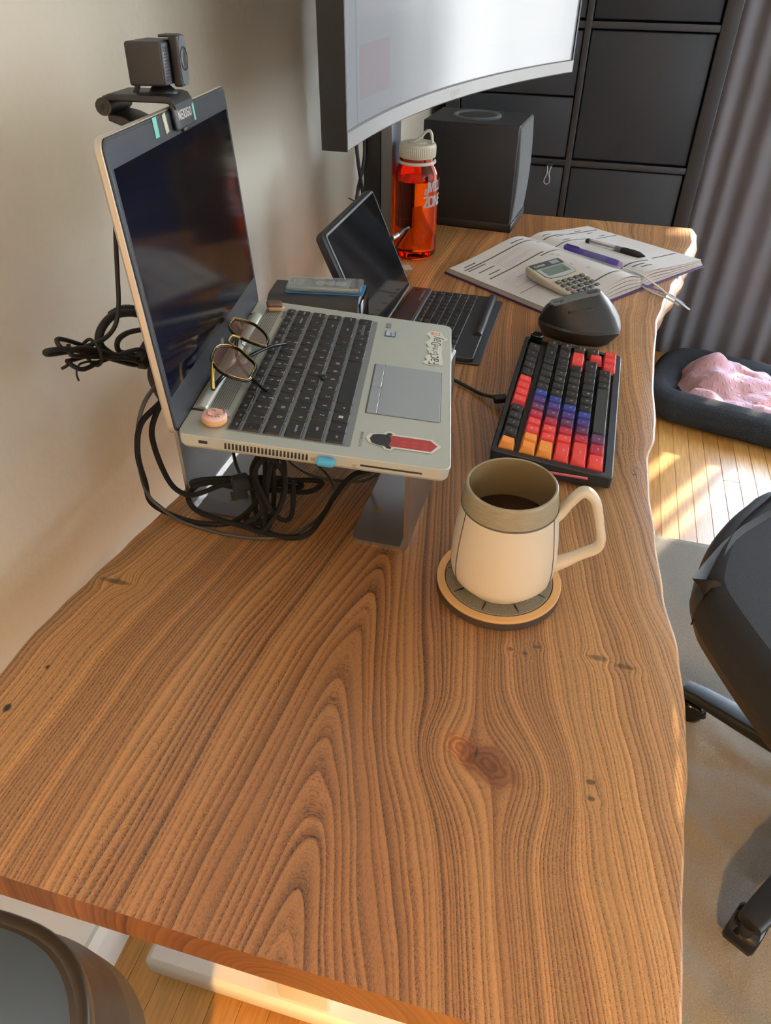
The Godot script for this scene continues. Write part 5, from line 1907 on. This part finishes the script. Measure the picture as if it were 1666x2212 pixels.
func planner() -> void:
	var o := thing("planner", "open purple-covered weekly planner with printed pages across the far right of the desk", "planner", P(0.0, 0.0, -1.46))
	var c0 := Vector3(0, 0, -1.46)
	var quads := [[Vector3(-0.245, 0, -1.375), Vector3(-0.022, 0, -1.219), Vector3(0.108, 0, -1.400), Vector3(-0.115, 0, -1.565)], [Vector3(-0.115, 0, -1.565), Vector3(0.108, 0, -1.400), Vector3(0.224, 0, -1.553), Vector3(-0.004, 0, -1.705)]]
	var hts := [[0.011, 0.013, 0.016, 0.019, 0.023, 0.027, 0.031, 0.033, 0.030, 0.022], [0.022, 0.0265, 0.027, 0.025, 0.022, 0.020, 0.018, 0.0165, 0.015, 0.014]]
	var cover := mat("cover_purple", rgb8(62, 44, 92), 0.5)
	var edge := mat("page_edges", rgb8(214, 212, 216), 0.85)
	for k in 2:
		var q: Array = quads[k]
		var pm := mat("page_print_%d" % k, Color(1, 1, 1), 0.75)
		pm.albedo_texture = page_image(k == 1)
		var pt := func(u: float, v: float, y: float) -> Vector3:
			var a: Vector3 = q[0].lerp(q[1], u)
			var b: Vector3 = q[3].lerp(q[2], u)
			# page k = 0 runs outer edge -> gutter with v, page 1 gutter -> outer edge
			var p := a.lerp(b, v) - c0
			return Vector3(p.x, y, p.z)
		var hv := func(v: float) -> float:
			var f := v * 9.0
			var i := mini(int(f), 8)
			var t := f - i
			var ha: Array = hts[k]
			return Vector2(ha[i], 0).cubic_interpolate(Vector2(ha[i + 1], 0), Vector2(ha[maxi(i - 1, 0)], 0), Vector2(ha[mini(i + 2, 9)], 0), t).x
		var g := Geo.new()
		var nu := 12
		var nv := 36
		for i in nu:
			for j in nv:
				var u0 := float(i) / nu
				var u1 := float(i + 1) / nu
				var v0 := float(j) / nv
				var v1 := float(j + 1) / nv
				var h0: float = hv.call(v0)
				var h1: float = hv.call(v1)
				g.quad(pt.call(u0, v0, h0), pt.call(u1, v0, h0), pt.call(u1, v1, h1), pt.call(u0, v1, h1), 0, Vector2(u0, 1 - v0), Vector2(u1, 1 - v0), Vector2(u1, 1 - v1), Vector2(u0, 1 - v1))
		g.face(Vector3.UP)
		part(o, "page", g.mesh(), pm)
		# block of pages: skirts under the outline of the page, each slightly proud like fanned sheets
		for lay in 4:
			var b := Geo.new()
			var lo := lay / 4.0
			var hi := (lay + 1) / 4.0 - 0.03
			var grow := 0.0012 * (3 - lay) - 0.0008
			var rs := [PackedVector3Array(), PackedVector3Array()]
			for e in 4:
				for s in 18:
					var t := s / 18.0
					var u: float = [t, 1.0, 1.0 - t, 0.0][e]
					var v: float = [0.0, t, 1.0, 1.0 - t][e]
					var hh: float = hv.call(v)
					var ue := u + (grow * 4.0 * (1 if u > 0.5 else -1) if u == 0.0 or u == 1.0 else 0.0)
					var ve := v + ((-grow * 4.0 if k == 0 else 0.0) if v == 0.0 else ((grow * 4.0 if k == 1 else 0.0) if v == 1.0 else 0.0))
					rs[0].append(pt.call(ue, ve, lerpf(0.0035, hh - 0.0006, lo)))
					rs[1].append(pt.call(ue, ve, lerpf(0.0035, hh - 0.0006, hi)))
			b.loft(rs, true, true, [1], true, true)
			part(o, "page_block", b.mesh(), edge)
		var cg := Geo.new()
		var ring2 := []
		for y in [0.0005, 0.0035]:
			var r := PackedVector3Array()
			for e in [[-0.025, -0.02 if k == 0 else 0.0], [1.025, -0.02 if k == 0 else 0.0], [1.025, 1.0 if k == 0 else 1.03], [-0.025, 1.0 if k == 0 else 1.03]]:
				r.append(pt.call(e[0], e[1], y))
			ring2.append(r)
		cg.loft(ring2, true, true, [-1])
		part(o, "cover", cg.mesh(), cover)
	for r in [[mm([73, 28, -1425, 106, 25, -1408, 135, 18, -1378, 159, 10, -1357, 172, 6, -1350, 196, -4, -1336]), mat("ribbon_white", rgb8(214, 216, 222), 0.6)], [mm([100, 10, -1412, 125, 7, -1396, 156, 6, -1378, 172, 4, -1360, 187, 0, -1347]), mat("ribbon_purple", rgb8(84, 66, 140), 0.5)], [mm([102, 7, -1416, 122, 4, -1392, 143, 3, -1371, 160, 3, -1358, 177, -2, -1346]), M.ribbon_white]]:
		part(o, "ribbon", shift(tube(r[0], 0.0032, 8, 6, 0.16), -o.position), r[1])
	# pens on the far page
	var pa := P(0.004, 0.0285, -1.557)
	var pb := P(0.110, 0.0275, -1.501)
	var pen := thing("ballpoint_pen", "clear barrelled pen with a black grip lying on the far planner page", "pen", (pa + pb) / 2, Vector3.ZERO)
	pen.basis = Basis.looking_at(pb - pa, Vector3.UP) * Basis(Vector3.RIGHT, -PI / 2)
	var cp := mat("clear_barrel", Color(0.85, 0.88, 0.9, 0.35), 0.08)
	cp.transparency = BaseMaterial3D.TRANSPARENCY_ALPHA
	part(pen, "barrel", lathe([Vector2(0.0045, -0.058), Vector2(0.0052, -0.055), Vector2(0.0052, 0.012), Vector2(0.0050, 0.013)], 18), cp)
	part(pen, "refill", lathe([Vector2(0.0018, -0.054), Vector2(0.0018, 0.012)], 10), mat("refill", rgb8(150, 110, 100), 0.5))
	part(pen, "top_cap", lathe([Vector2(0.003, -0.066), Vector2(0.0046, -0.063), Vector2(0.0050, -0.057), Vector2(0.004, -0.056)], 18), M.black)
	part(pen, "sleeve", lathe([Vector2(0.0056, 0.000), Vector2(0.0056, 0.014)], 18), mat("sleeve_grey", rgb8(120, 126, 134), 0.3, 0.6))
	part(pen, "grip", lathe([Vector2(0.0056, 0.0135), Vector2(0.0064, 0.020), Vector2(0.0066, 0.040), Vector2(0.0056, 0.052), Vector2(0.0028, 0.060), Vector2(0.0012, 0.064)], 18), M.rubber)
	pa = P(-0.038, 0.0315, -1.499)
	pb = P(0.072, 0.0305, -1.433)
	var hp := thing("felt_pen", "purple capped felt pen lying along the planner's gutter", "pen", (pa + pb) / 2)
	hp.basis = Basis.looking_at(pb - pa, Vector3.UP) * Basis(Vector3.RIGHT, -PI / 2)
	var pu := mat("pen_purple", rgb8(72, 52, 150), 0.35)
	part(hp, "cap", lathe([Vector2(0.0044, -0.066), Vector2(0.0052, -0.064), Vector2(0.0056, -0.028), Vector2(0.0050, -0.0275)], 18), pu)
	part(hp, "cap_clip", rbox(Vector3(0.003, 0.030, 0.002), 0.0008, 2), pu, Vector3(0, -0.048, 0.0062))
	part(hp, "barrel", lathe([Vector2(0.0050, -0.028), Vector2(0.0056, -0.026), Vector2(0.0056, 0.048), Vector2(0.0044, 0.057)], 18), mat("pen_barrel", rgb8(86, 70, 160), 0.4))
	part(hp, "end_plug", lathe([Vector2(0.0044, 0.0565), Vector2(0.0036, 0.063), Vector2(0.002, 0.065)], 18), mat("plug_lilac", rgb8(170, 160, 214), 0.4))
	part(hp, "label_band", lathe([Vector2(0.00575, -0.02), Vector2(0.00575, 0.03)], 18), mat("pen_label", rgb8(96, 100, 158), 0.4))
	calculator()


func calculator() -> void:
	var o := thing("calculator", "small cream desk calculator with grey screen on the near planner page", "calculator", P(-0.027, 0.0165, -1.338), Vector3(0.05, deg_to_rad(50.9), 0))
	var body := mat("calc_cream", rgb8(206, 200, 184), 0.5)
	var g := Geo.new()
	var ol := PackedVector2Array()
	for q in [[-44, -56], [-40, -61], [40, -61], [44, -56], [47, -16], [45, 30], [38, 54], [24, 63], [-24, 63], [-38, 54], [-45, 30], [-47, -16]]:
		ol.append(Vector2(q[0], q[1]) * 0.001)
	var sl := func(p: PackedVector2Array, y: float, slope: float) -> PackedVector3Array:
		var r := PackedVector3Array()
		for q in p:
			r.append(Vector3(q.x, y + slope * (0.0 - q.y), q.y))
		return r
	g.loft([sl.call(inset(ol, 0.006), 0.002, 0.0), sl.call(inset(ol, 0.001), 0.007, 0.03), sl.call(ol, 0.012, 0.08), sl.call(inset(ol, 0.0015), 0.0150, 0.10), sl.call(inset(ol, 0.004), 0.0158, 0.10)], true, true, [0, 1, 2, 3], true, true)
	part(o, "case", g.mesh(), body)
	var on := func(x: float, z: float, h := 0.0) -> Vector3: return Vector3(x, 0.0158 + h - 0.10 * z, z)
	var tilt := Vector3(0.0997, 0, 0)
	var dark := mat("calc_panel", rgb8(70, 80, 84), 0.4)
	part(o, "top_panel", prism(rrect(0.076, 0.017, 0.002, 2), 0.0, 0.0006), dark, on.call(0.0, -0.049), tilt)
	part(o, "solar_cell", prism(rrect(0.020, 0.010, 0.0015, 2), 0.0, 0.0009), mat("solar_pale", rgb8(176, 186, 194), 0.25), on.call(0.020, -0.049), tilt)
	lettering(o, "brand_print", "Canon", 0.0085, M.white, on.call(-0.018, -0.0485, 0.0008), Vector3(-PI / 2 + 0.0997, 0, 0), true)
	var ring_p := PackedVector2Array()
	for q in [[-37, -39], [37, -39], [38, -14], [32, -5], [0, -1], [-32, -5], [-38, -14]]:
		ring_p.append(Vector2(q[0], q[1]) * 0.001)
	part(o, "screen_outline", prism(ring_p, 0.0, 0.0005), dark, on.call(0, 0), tilt)
	part(o, "screen_frame", prism(inset(ring_p, 0.0012), 0.0, 0.0010, 0.0003), mat("calc_frame", rgb8(190, 202, 206), 0.35), on.call(0, 0), tilt)
	part(o, "display", prism(rrect(0.056, 0.023, 0.001, 2), 0.0, 0.0014), mat("lcd_green", rgb8(112, 130, 124), 0.3), on.call(0, -0.024), tilt)
	lettering(o, "display_digits", "0.", 0.011, mat("lcd_ink", rgb8(74, 88, 84), 0.4), on.call(0.020, -0.0200, 0.0016), Vector3(-PI / 2 + 0.0997, 0, 0))
	var kd := mat("calc_key", rgb8(78, 86, 90), 0.3)
	var kl := mat("calc_key_red", rgb8(130, 112, 130), 0.3)
	var labels := "MRC M- M+ / % 7 8 9 * CE 4 5 6 - C 1 2 3 + 0".split(" ")
	for i in 20:
		var x := -0.0295 + 0.0148 * (i % 5)
		var z := 0.0125 + 0.0125 * (i / 5)
		var k := part(o, "key", cap(0.0112, 0.0088, 0.0034, 0.0018, 0.0018), kl if i == 15 or i == 10 else kd, on.call(x, z, -0.0002), tilt)
		lettering(k, "legend", labels[i], 0.0048, M.legend_white, Vector3(0, 0.0034, 0.0014))


# ---------- mouse, keyboard, mug ----------
func mouse() -> void:
	var o := thing("vertical_mouse", "black vertical mouse standing at the far end of the coloured keyboard", "mouse", P(0.005, 0, -1.165))
	var m := mat("mouse_rubber", rgb8(28, 30, 34), 0.45)
	# sections from the base over the thumb ledge to the crest: near left, middle, right, then far right, far left (mm from the desk)
	var lv := [[[-42, 0, -1150], [6, 0, -1130], [50, 0, -1133], [48, 0, -1198], [-38, 0, -1198]], [[-45, 5, -1147], [8, 5, -1125], [58, 5, -1131], [55, 5, -1203], [-41, 5, -1201]], [[-52, 22, -1140], [11, 22, -1112], [72, 22, -1131], [68, 22, -1208], [-47, 22, -1203]], [[-53, 26, -1140], [12, 26, -1111], [74, 26, -1132], [68, 27, -1208], [-47, 26, -1203]], [[-52, 29, -1141], [11, 29, -1114], [73, 29, -1134], [67, 30, -1206], [-47, 29, -1200]], [[-47.5, 40, -1136], [6, 42, -1120], [63, 44, -1139], [58, 45, -1198], [-45, 40, -1184]], [[-41, 52, -1130], [2, 57, -1127], [48, 62, -1146], [44, 63, -1187], [-40, 53, -1162]], [[-35, 62, -1124], [-2, 69.5, -1137], [31, 77.5, -1153], [30, 79, -1170], [-36, 63.5, -1140]]]
	var g := Geo.new()
	var rs := []
	var off := Vector3(5, 0, -1165)
	for q in lv:
		var f := func(i: int) -> Vector3: return (Vector3(q[i][0], q[i][1], q[i][2]) - off) * 0.001
		var r := PackedVector3Array()
		var l: Vector3 = f.call(0)
		var mid: Vector3 = f.call(1)
		var rt: Vector3 = f.call(2)
		var fr: Vector3 = f.call(3)
		var fl: Vector3 = f.call(4)
		var ctl := mid * 2.0 - (l + rt) * 0.5
		for i in 15:
			r.append(l.bezier_interpolate(l.lerp(ctl, 0.6667), rt.lerp(ctl, 0.6667), rt, i / 14.0))
		for i in range(1, 4):
			r.append(rt.bezier_interpolate(rt + Vector3(0.004, 0, -0.02), fr + Vector3(0.006, 0, 0.01), fr, i / 4.0))
		for i in 9:
			r.append(fr.bezier_interpolate(fr.lerp(fl, 0.3) + Vector3(0, 0, -0.012), fl.lerp(fr, 0.3) + Vector3(0, 0, -0.012), fl, i / 8.0))
		for i in range(1, 4):
			r.append(fl.bezier_interpolate(fl + Vector3(-0.004, 0, 0.01), l + Vector3(-0.004, 0, -0.015), l, i / 4.0))
		rs.append(r)
	g.loft(rs, true, true, [0, 0, 0, 1, 2, 2, 2], true)
	part(o, "body", g.mesh(), m)
	# crest strip with its round-ended top, the button and the maker's mark
	var top := Node3D.new()
	top.name = "crest"
	o.add_child(top)
	var along_ := (Vector3(31, 77.5, -1153) - Vector3(-35, 62, -1124)).normalized()
	var back := (Vector3(-36, 63.5, -1140) - Vector3(-35, 62, -1124)).normalized()
	var up := along_.cross(back).normalized() * -1.0
	if up.y < 0:
		up = -up
	top.basis = Basis(along_, up, along_.cross(up).normalized())
	top.position = (Vector3(-2.5, 70.6, -1146.5) - off) * 0.001
	var sm := mat("mouse_strip", rgb8(112, 119, 126), 0.45)
	part(top, "strip", prism(rrect(0.081, 0.0185, 0.0085, 6), -0.002, 0.0016, 0.0005), sm)
	part(top, "button", prism(rrect(0.0185, 0.0095, 0.0047, 6), 0.0, 0.0021, 0.0002), mat("mouse_button", rgb8(66, 71, 77), 0.4), Vector3(0.0275, 0.0, 0))
	lettering(top, "brand_print", "logi", 0.0105, M.black, Vector3(-0.027, 0.0017, 0.002))
	part(o, "thumb_button", rbox(Vector3(0.038, 0.0050, 0.0040), 0.0018, 2), M.black, Vector3(0.004, 0.0560, 0.0350), Vector3(-0.25, 0.22, 0.14))


func keyboard() -> void:
	var o := thing("mechanical_keyboard", "black mechanical keyboard with orange, red, purple and blue fading keycaps", "keyboard", P(0.0052, 0, -0.9026), Vector3(0, 1.5595, 0))
	var cm := mat("keyboard_case", rgb8(30, 33, 37), 0.4, 0.2)
	var lx := 0.3275
	var lz := 0.145
	var slope := func(p: PackedVector2Array, y: float) -> PackedVector3Array:
		var r := PackedVector3Array()
		for q in p:
			r.append(Vector3(q.x, y - q.y * 0.0966, q.y))
		return r
	var out_p := rrect(lx, lz, 0.005, 4)
	var in_p := PackedVector2Array()
	for q in rrect(0.3105, 0.1290, 0.003, 4):
		in_p.append(q + Vector2(0.0, -0.0015))
	var g := Geo.new()
	g.loft([ring(inset(out_p, 0.006), 0.0035), ring(inset(out_p, 0.0008), 0.0055), slope.call(out_p, 0.0258), slope.call(inset(out_p, 0.0012), 0.0270), slope.call(in_p, 0.0270), slope.call(inset(in_p, 0.0005), 0.0215)], true, true, [0, 1, 2, 3, 4], true, false)
	part(o, "case", g.mesh(), cm)
	for x in [-0.14, 0.14]:
		for z in [-0.055, 0.058]:
			part(o, "foot", rbox(Vector3(0.02, 0.004, 0.008), 0.001, 1), M.rubber, Vector3(x, 0.002, z))
	# glowing strip let into the near end
	var lm := mat("led_strip", rgb8(196, 96, 104), 0.4)
	part(o, "light_strip", rbox(Vector3(0.0012, 0.0035, 0.066), 0.0005, 1), lm, Vector3(-0.1636, 0.0150, 0.012))
	var u := 0.01905
	var x0 := -0.1524
	var z0 := -0.0555
	var uz := 0.0203
	var cols := {"o": rgb8(232, 140, 58), "r": rgb8(212, 62, 58), "c": rgb8(164, 38, 58), "p": rgb8(96, 52, 88), "v": rgb8(74, 52, 122), "b": rgb8(44, 60, 138), "k": rgb8(34, 36, 39), "s": rgb8(60, 66, 70)}
	for k in cols:
		mat("cap_" + k, cols[k], 0.30)
	M.cap_s.roughness = 0.22  # space bar: its lighter grey is a reflection put into the cap colour
	M.cap_s.metallic = 0.0
	# row: z offset in units, then label, colour and width of each key
	var rows := [[0.0, 0.0, "esc.o.1 .-.0.25 F1.k.1 F2.k.1 F3.k.1 F4.k.1 .-.0.25 F5.r.1 F6.r.1 F7.r.1 F8.r.1 .-.0.25 F9.k.1 F10.k.1 F11.k.1 F12.k.1 .-.0.25 del.k.1"], [1.25, 0.0, "`.o.1 1.o.1 2.r.1 3.r.1 4.c.1 5.p.1 6.v.1 7.b.1 8.k.1 9.k.1 0.k.1 -.k.1 =.k.1 back.k.2 .-.0.25 pgup.k.1"], [2.25, 0.0, "tab.o.1.5 Q.r.1 W.r.1 E.c.1 R.p.1 T.v.1 Y.b.1 U.k.1 I.k.1 O.k.1 P.k.1 [.k.1 ].k.1 \\.k.1.5 .-.0.25 pgdn.k.1"], [3.25, 0.0, "caps.r.1.75 A.r.1 S.c.1 D.p.1 F.v.1 G.b.1 H.k.1 J.k.1 K.k.1 L.k.1 ;.k.1 '.k.1 enter.r.2.25 .-.0.25 home.k.1"], [4.25, 0.0, "shift.r.2.25 Z.c.1 X.p.1 C.v.1 V.b.1 B.k.1 N.k.1 M.k.1 ,.k.1 /.k.1 ?.k.1 shift.k.1.75"], [5.25, 0.0, "ctrl.r.1.25 cmd.c.1.25 alt.p.1.25 .s.6.25 alt.k.1 fn.k.1 ctrl.k.1"]]
	var keys := []
	for r in rows:
		var x := 0.0
		for s in r[2].split(" "):
			var f: PackedStringArray = s.split(".")
			var w := (f[2] + ("." + f[3] if f.size() > 3 else "")).to_float()
			if f[1] != "-":
				keys.append([f[0], f[1], x, r[0], w])
			x += w
	keys += [["end", "k", 15.25, 4.25, 1.0], ["^", "r", 14.25, 4.5, 1.0], ["<", "r", 13.25, 5.5, 1.0], ["v", "r", 14.25, 5.5, 1.0], [">", "r", 15.25, 5.5, 1.0]]
	var shifted := {"1": "!", "2": "@", "3": "#", "4": "$", "5": "%", "6": "^", "7": "&", "8": "*", "9": "(", "0": ")"}
	for k in keys:
		var w: float = k[4] * u - 0.0008
		var x: float = x0 + (k[2] + k[4] / 2.0) * u - 0.0
		var z: float = z0 + k[3] * uz
		var y := 0.0235 - z * 0.0966
		var row: float = k[3]
		var h := 0.0098
		var lean: float = 0.0966 + [0.10, 0.08, 0.02, -0.03, -0.06, -0.06][clampi(int(row), 0, 5)]
		var kk := part(o, "keycap", cap(snappedf(w, 0.0001), 0.0193, h, 0.0054 if k[0] != "" else 0.004, 0.0046, -0.0008), M["cap_" + k[1]], Vector3(x, y, z), Vector3(lean, 0, 0))
		if k[0]:
			var small: bool = k[0].length() > 1
			if shifted.has(k[0]):
				lettering(kk, "legend", shifted[k[0]], 0.0038, M.legend_white, Vector3(-0.0002, h, -0.0026))
				lettering(kk, "legend", k[0], 0.0040, M.legend_white, Vector3(-0.0002, h, 0.0044))
			else:
				lettering(kk, "legend", k[0], 0.0030 if small else 0.0048, M.legend_white, Vector3(0 if not small else -w * 0.06, h, 0.0004))
	part(o, "volume_knob", lathe([Vector2(0.0092, 0.0), Vector2(0.0094, 0.013), Vector2(0.0086, 0.0142), Vector2(0.008, 0.0138)], 36, [0, 1, 2]), M.black_gloss, Vector3(x0 + 15.75 * u, 0.0265 - z0 * 0.0966, z0), Vector3(0.0966, 0, 0))
	part(o, "cable_port", rbox(Vector3(0.012, 0.006, 0.002), 0.001, 1), M.rubber, Vector3(-0.005, 0.0150, -0.0722))


func mug() -> void:
	var at := P(-0.0281, 0, -0.5469)
	var c := thing("coaster", "round cork-and-felt coaster with a dark base under the mug", "coaster", at)
	c.set_meta("label", "round coaster with a dark base, pale rim and grey felt inlay under the mug")
	part(c, "base", lathe([Vector2(0.0610, 0.0), Vector2(0.0618, 0.0012), Vector2(0.0618, 0.0090), Vector2(0.0612, 0.0094)], 64, [0, 1, 2]), mat("coaster_dark", rgb8(58, 46, 40), 0.55))
	part(c, "rim", lathe([Vector2(0.0614, 0.0092), Vector2(0.0616, 0.0112), Vector2(0.0610, 0.0118), Vector2(0.0540, 0.0118), Vector2(0.0536, 0.0112), Vector2(0.0536, 0.0092)], 64, [0, 1, 2, 3, 4]), mat("coaster_board", rgb8(206, 160, 104), 0.7))
	var fm := mat("coaster_felt", rgb8(160, 152, 134), 0.95)
	fuzzy(fm, 40.0, 0.12, 141, Color(0.66, 0.65, 0.62), Color(1, 1, 1))
	part(c, "felt_disc", lathe([Vector2(0.0528, 0.0085), Vector2(0.0528, 0.0118), Vector2(0.0520, 0.0124), Vector2(0.03, 0.0124)], 48, [0, 1, 2]), fm)
	for k in 9:
		var a := TAU * k / 9.0 + 0.35
		var ct := PackedVector2Array([Vector2(0.036, 0.0), Vector2(0.042, 0.0012), Vector2(0.051, 0.0003), Vector2(0.051, -0.0003), Vector2(0.042, -0.0010)])
		part(c, "felt_cut", prism(ct, 0.0120, 0.01255), M.rubber, Vector3.ZERO, Vector3(0, a, 0))
	# mug
	var o := thing("mug", "cream stoneware mug with a grey-beige rim band standing on the coaster", "mug", P(-0.0262, 0.0125, -0.5443), Vector3(0, 0, 0.012))
	var glaze := mat("cream_glaze", rgb8(232, 224, 208), 0.32)
	glaze.clearcoat_enabled = true
	glaze.clearcoat = 0.3
	glaze.clearcoat_roughness = 0.25
	var bandm := mat("band_glaze", rgb8(166, 158, 136), 0.25)
	bandm.albedo_texture = noise_tex(0.03, Color(0.86, 0.86, 0.86), Color(1, 1, 1), 151)
	bandm.uv1_triplanar = true
	bandm.uv1_scale = Vector3(8, 60, 8)
	var inner := mat("inner_glaze", rgb8(150, 128, 92), 0.2)
	var line := mat("slip_line", rgb8(84, 82, 76), 0.5)
	var wall := [Vector2(0.0325, 0.0), Vector2(0.0362, 0.0008), Vector2(0.0372, 0.0052), Vector2(0.0384, 0.0060), Vector2(0.0450, 0.0112), Vector2(0.0486, 0.0160), Vector2(0.0500, 0.0230), Vector2(0.0505, 0.0350), Vector2(0.0494, 0.0550), Vector2(0.0474, 0.0720), Vector2(0.0450, 0.0900), Vector2(0.0441, 0.0960)]
	var g := Geo.new()
	g_lathe(g, wall, 72, [1, 0, 0, 2, 0], Vector3.ZERO, true, false)
	part(o, "body", g.mesh(), glaze)
	g = Geo.new()
	g_lathe(g, [Vector2(0.0441, 0.0960), Vector2(0.0428, 0.1060), Vector2(0.0416, 0.1150), Vector2(0.0412, 0.1168), Vector2(0.0400, 0.1180), Vector2(0.0386, 0.1172)], 72, [0], Vector3.ZERO, false, false)
	part(o, "rim_band", g.mesh(), bandm)
	g = Geo.new()
	g_lathe(g, [Vector2(0.0386, 0.1172), Vector2(0.0390, 0.1100), Vector2(0.0408, 0.0950), Vector2(0.0440, 0.0700), Vector2(0.0462, 0.0450), Vector2(0.0450, 0.0250), Vector2(0.0380, 0.0120), Vector2(0.0200, 0.0080)], 72, [0], Vector3.ZERO, false, true)
	part(o, "inside", g.mesh(), inner)
	g = Geo.new()
	g_lathe(g, [Vector2(0.0443, 0.0948), Vector2(0.0447, 0.0955), Vector2(0.0443, 0.0968), Vector2(0.0436, 0.0958)], 72, [0], Vector3.ZERO, false, false)
	part(o, "slip_line", g.mesh(), line)
	var fwd := Vector3(0.048, 0, 0.999)
	var right := Vector3(0.999, 0, -0.048)
	for a in [-57.0, 67.0, 180.0]:
		var dir := right * sin(deg_to_rad(a)) + fwd * cos(deg_to_rad(a))
		var pts := PackedVector3Array()
		for i in range(5, wall.size()):
			pts.append(dir * (wall[i].x - 0.0001) + Vector3.UP * wall[i].y)
		part(o, "slip_line", tube(pts, 0.0007, 6, 3), line)
	# handle: a bent strap that thickens where it joins the wall
	var hd := Vector3(cos(0.10), 0, -sin(0.10))
	var hp := PackedVector3Array()
	for q in [[40, 84], [47, 92], [54, 104], [61, 114], [68, 114], [76, 104], [83, 80], [87, 62], [84, 52], [73, 44], [60, 34], [44, 24]]:
		hp.append(hd * (q[0] * 0.001) + Vector3.UP * (q[1] * 0.001))
	var sp := smooth(hp, 5)
	var hg := Geo.new()
	var rs := []
	var side := hd.cross(Vector3.UP)
	for i in sp.size():
		var t := (sp[mini(i + 1, sp.size() - 1)] - sp[maxi(i - 1, 0)]).normalized()
		var nrm := side.cross(t)
		var e := float(i) / (sp.size() - 1)
		var fl := maxf(0.0, 1.0 - e * 7.0) + maxf(0.0, (e - 0.86) * 7.0)
		var cs := PackedVector3Array()
		for w in oval(0.0066 + 0.002 * fl, 0.0042 + 0.003 * fl, 14, 2.6):
			cs.append(sp[i] + side * w.x + nrm * w.y)
		rs.append(cs)
	hg.loft(rs, true, true, [0])
	part(o, "handle", hg.mesh(), glaze)
	var cf := mat("coffee", rgb8(38, 22, 14), 0.06)
	single("coffee", "dark coffee filling the lower part of the cream mug", "drink", lathe([Vector2(0.0425, 0.0), Vector2(0.0424, 0.003)], 48), cf, P(-0.0269, 0.0125 + 0.070, -0.5443), Vector3(0, 0, 0.0))
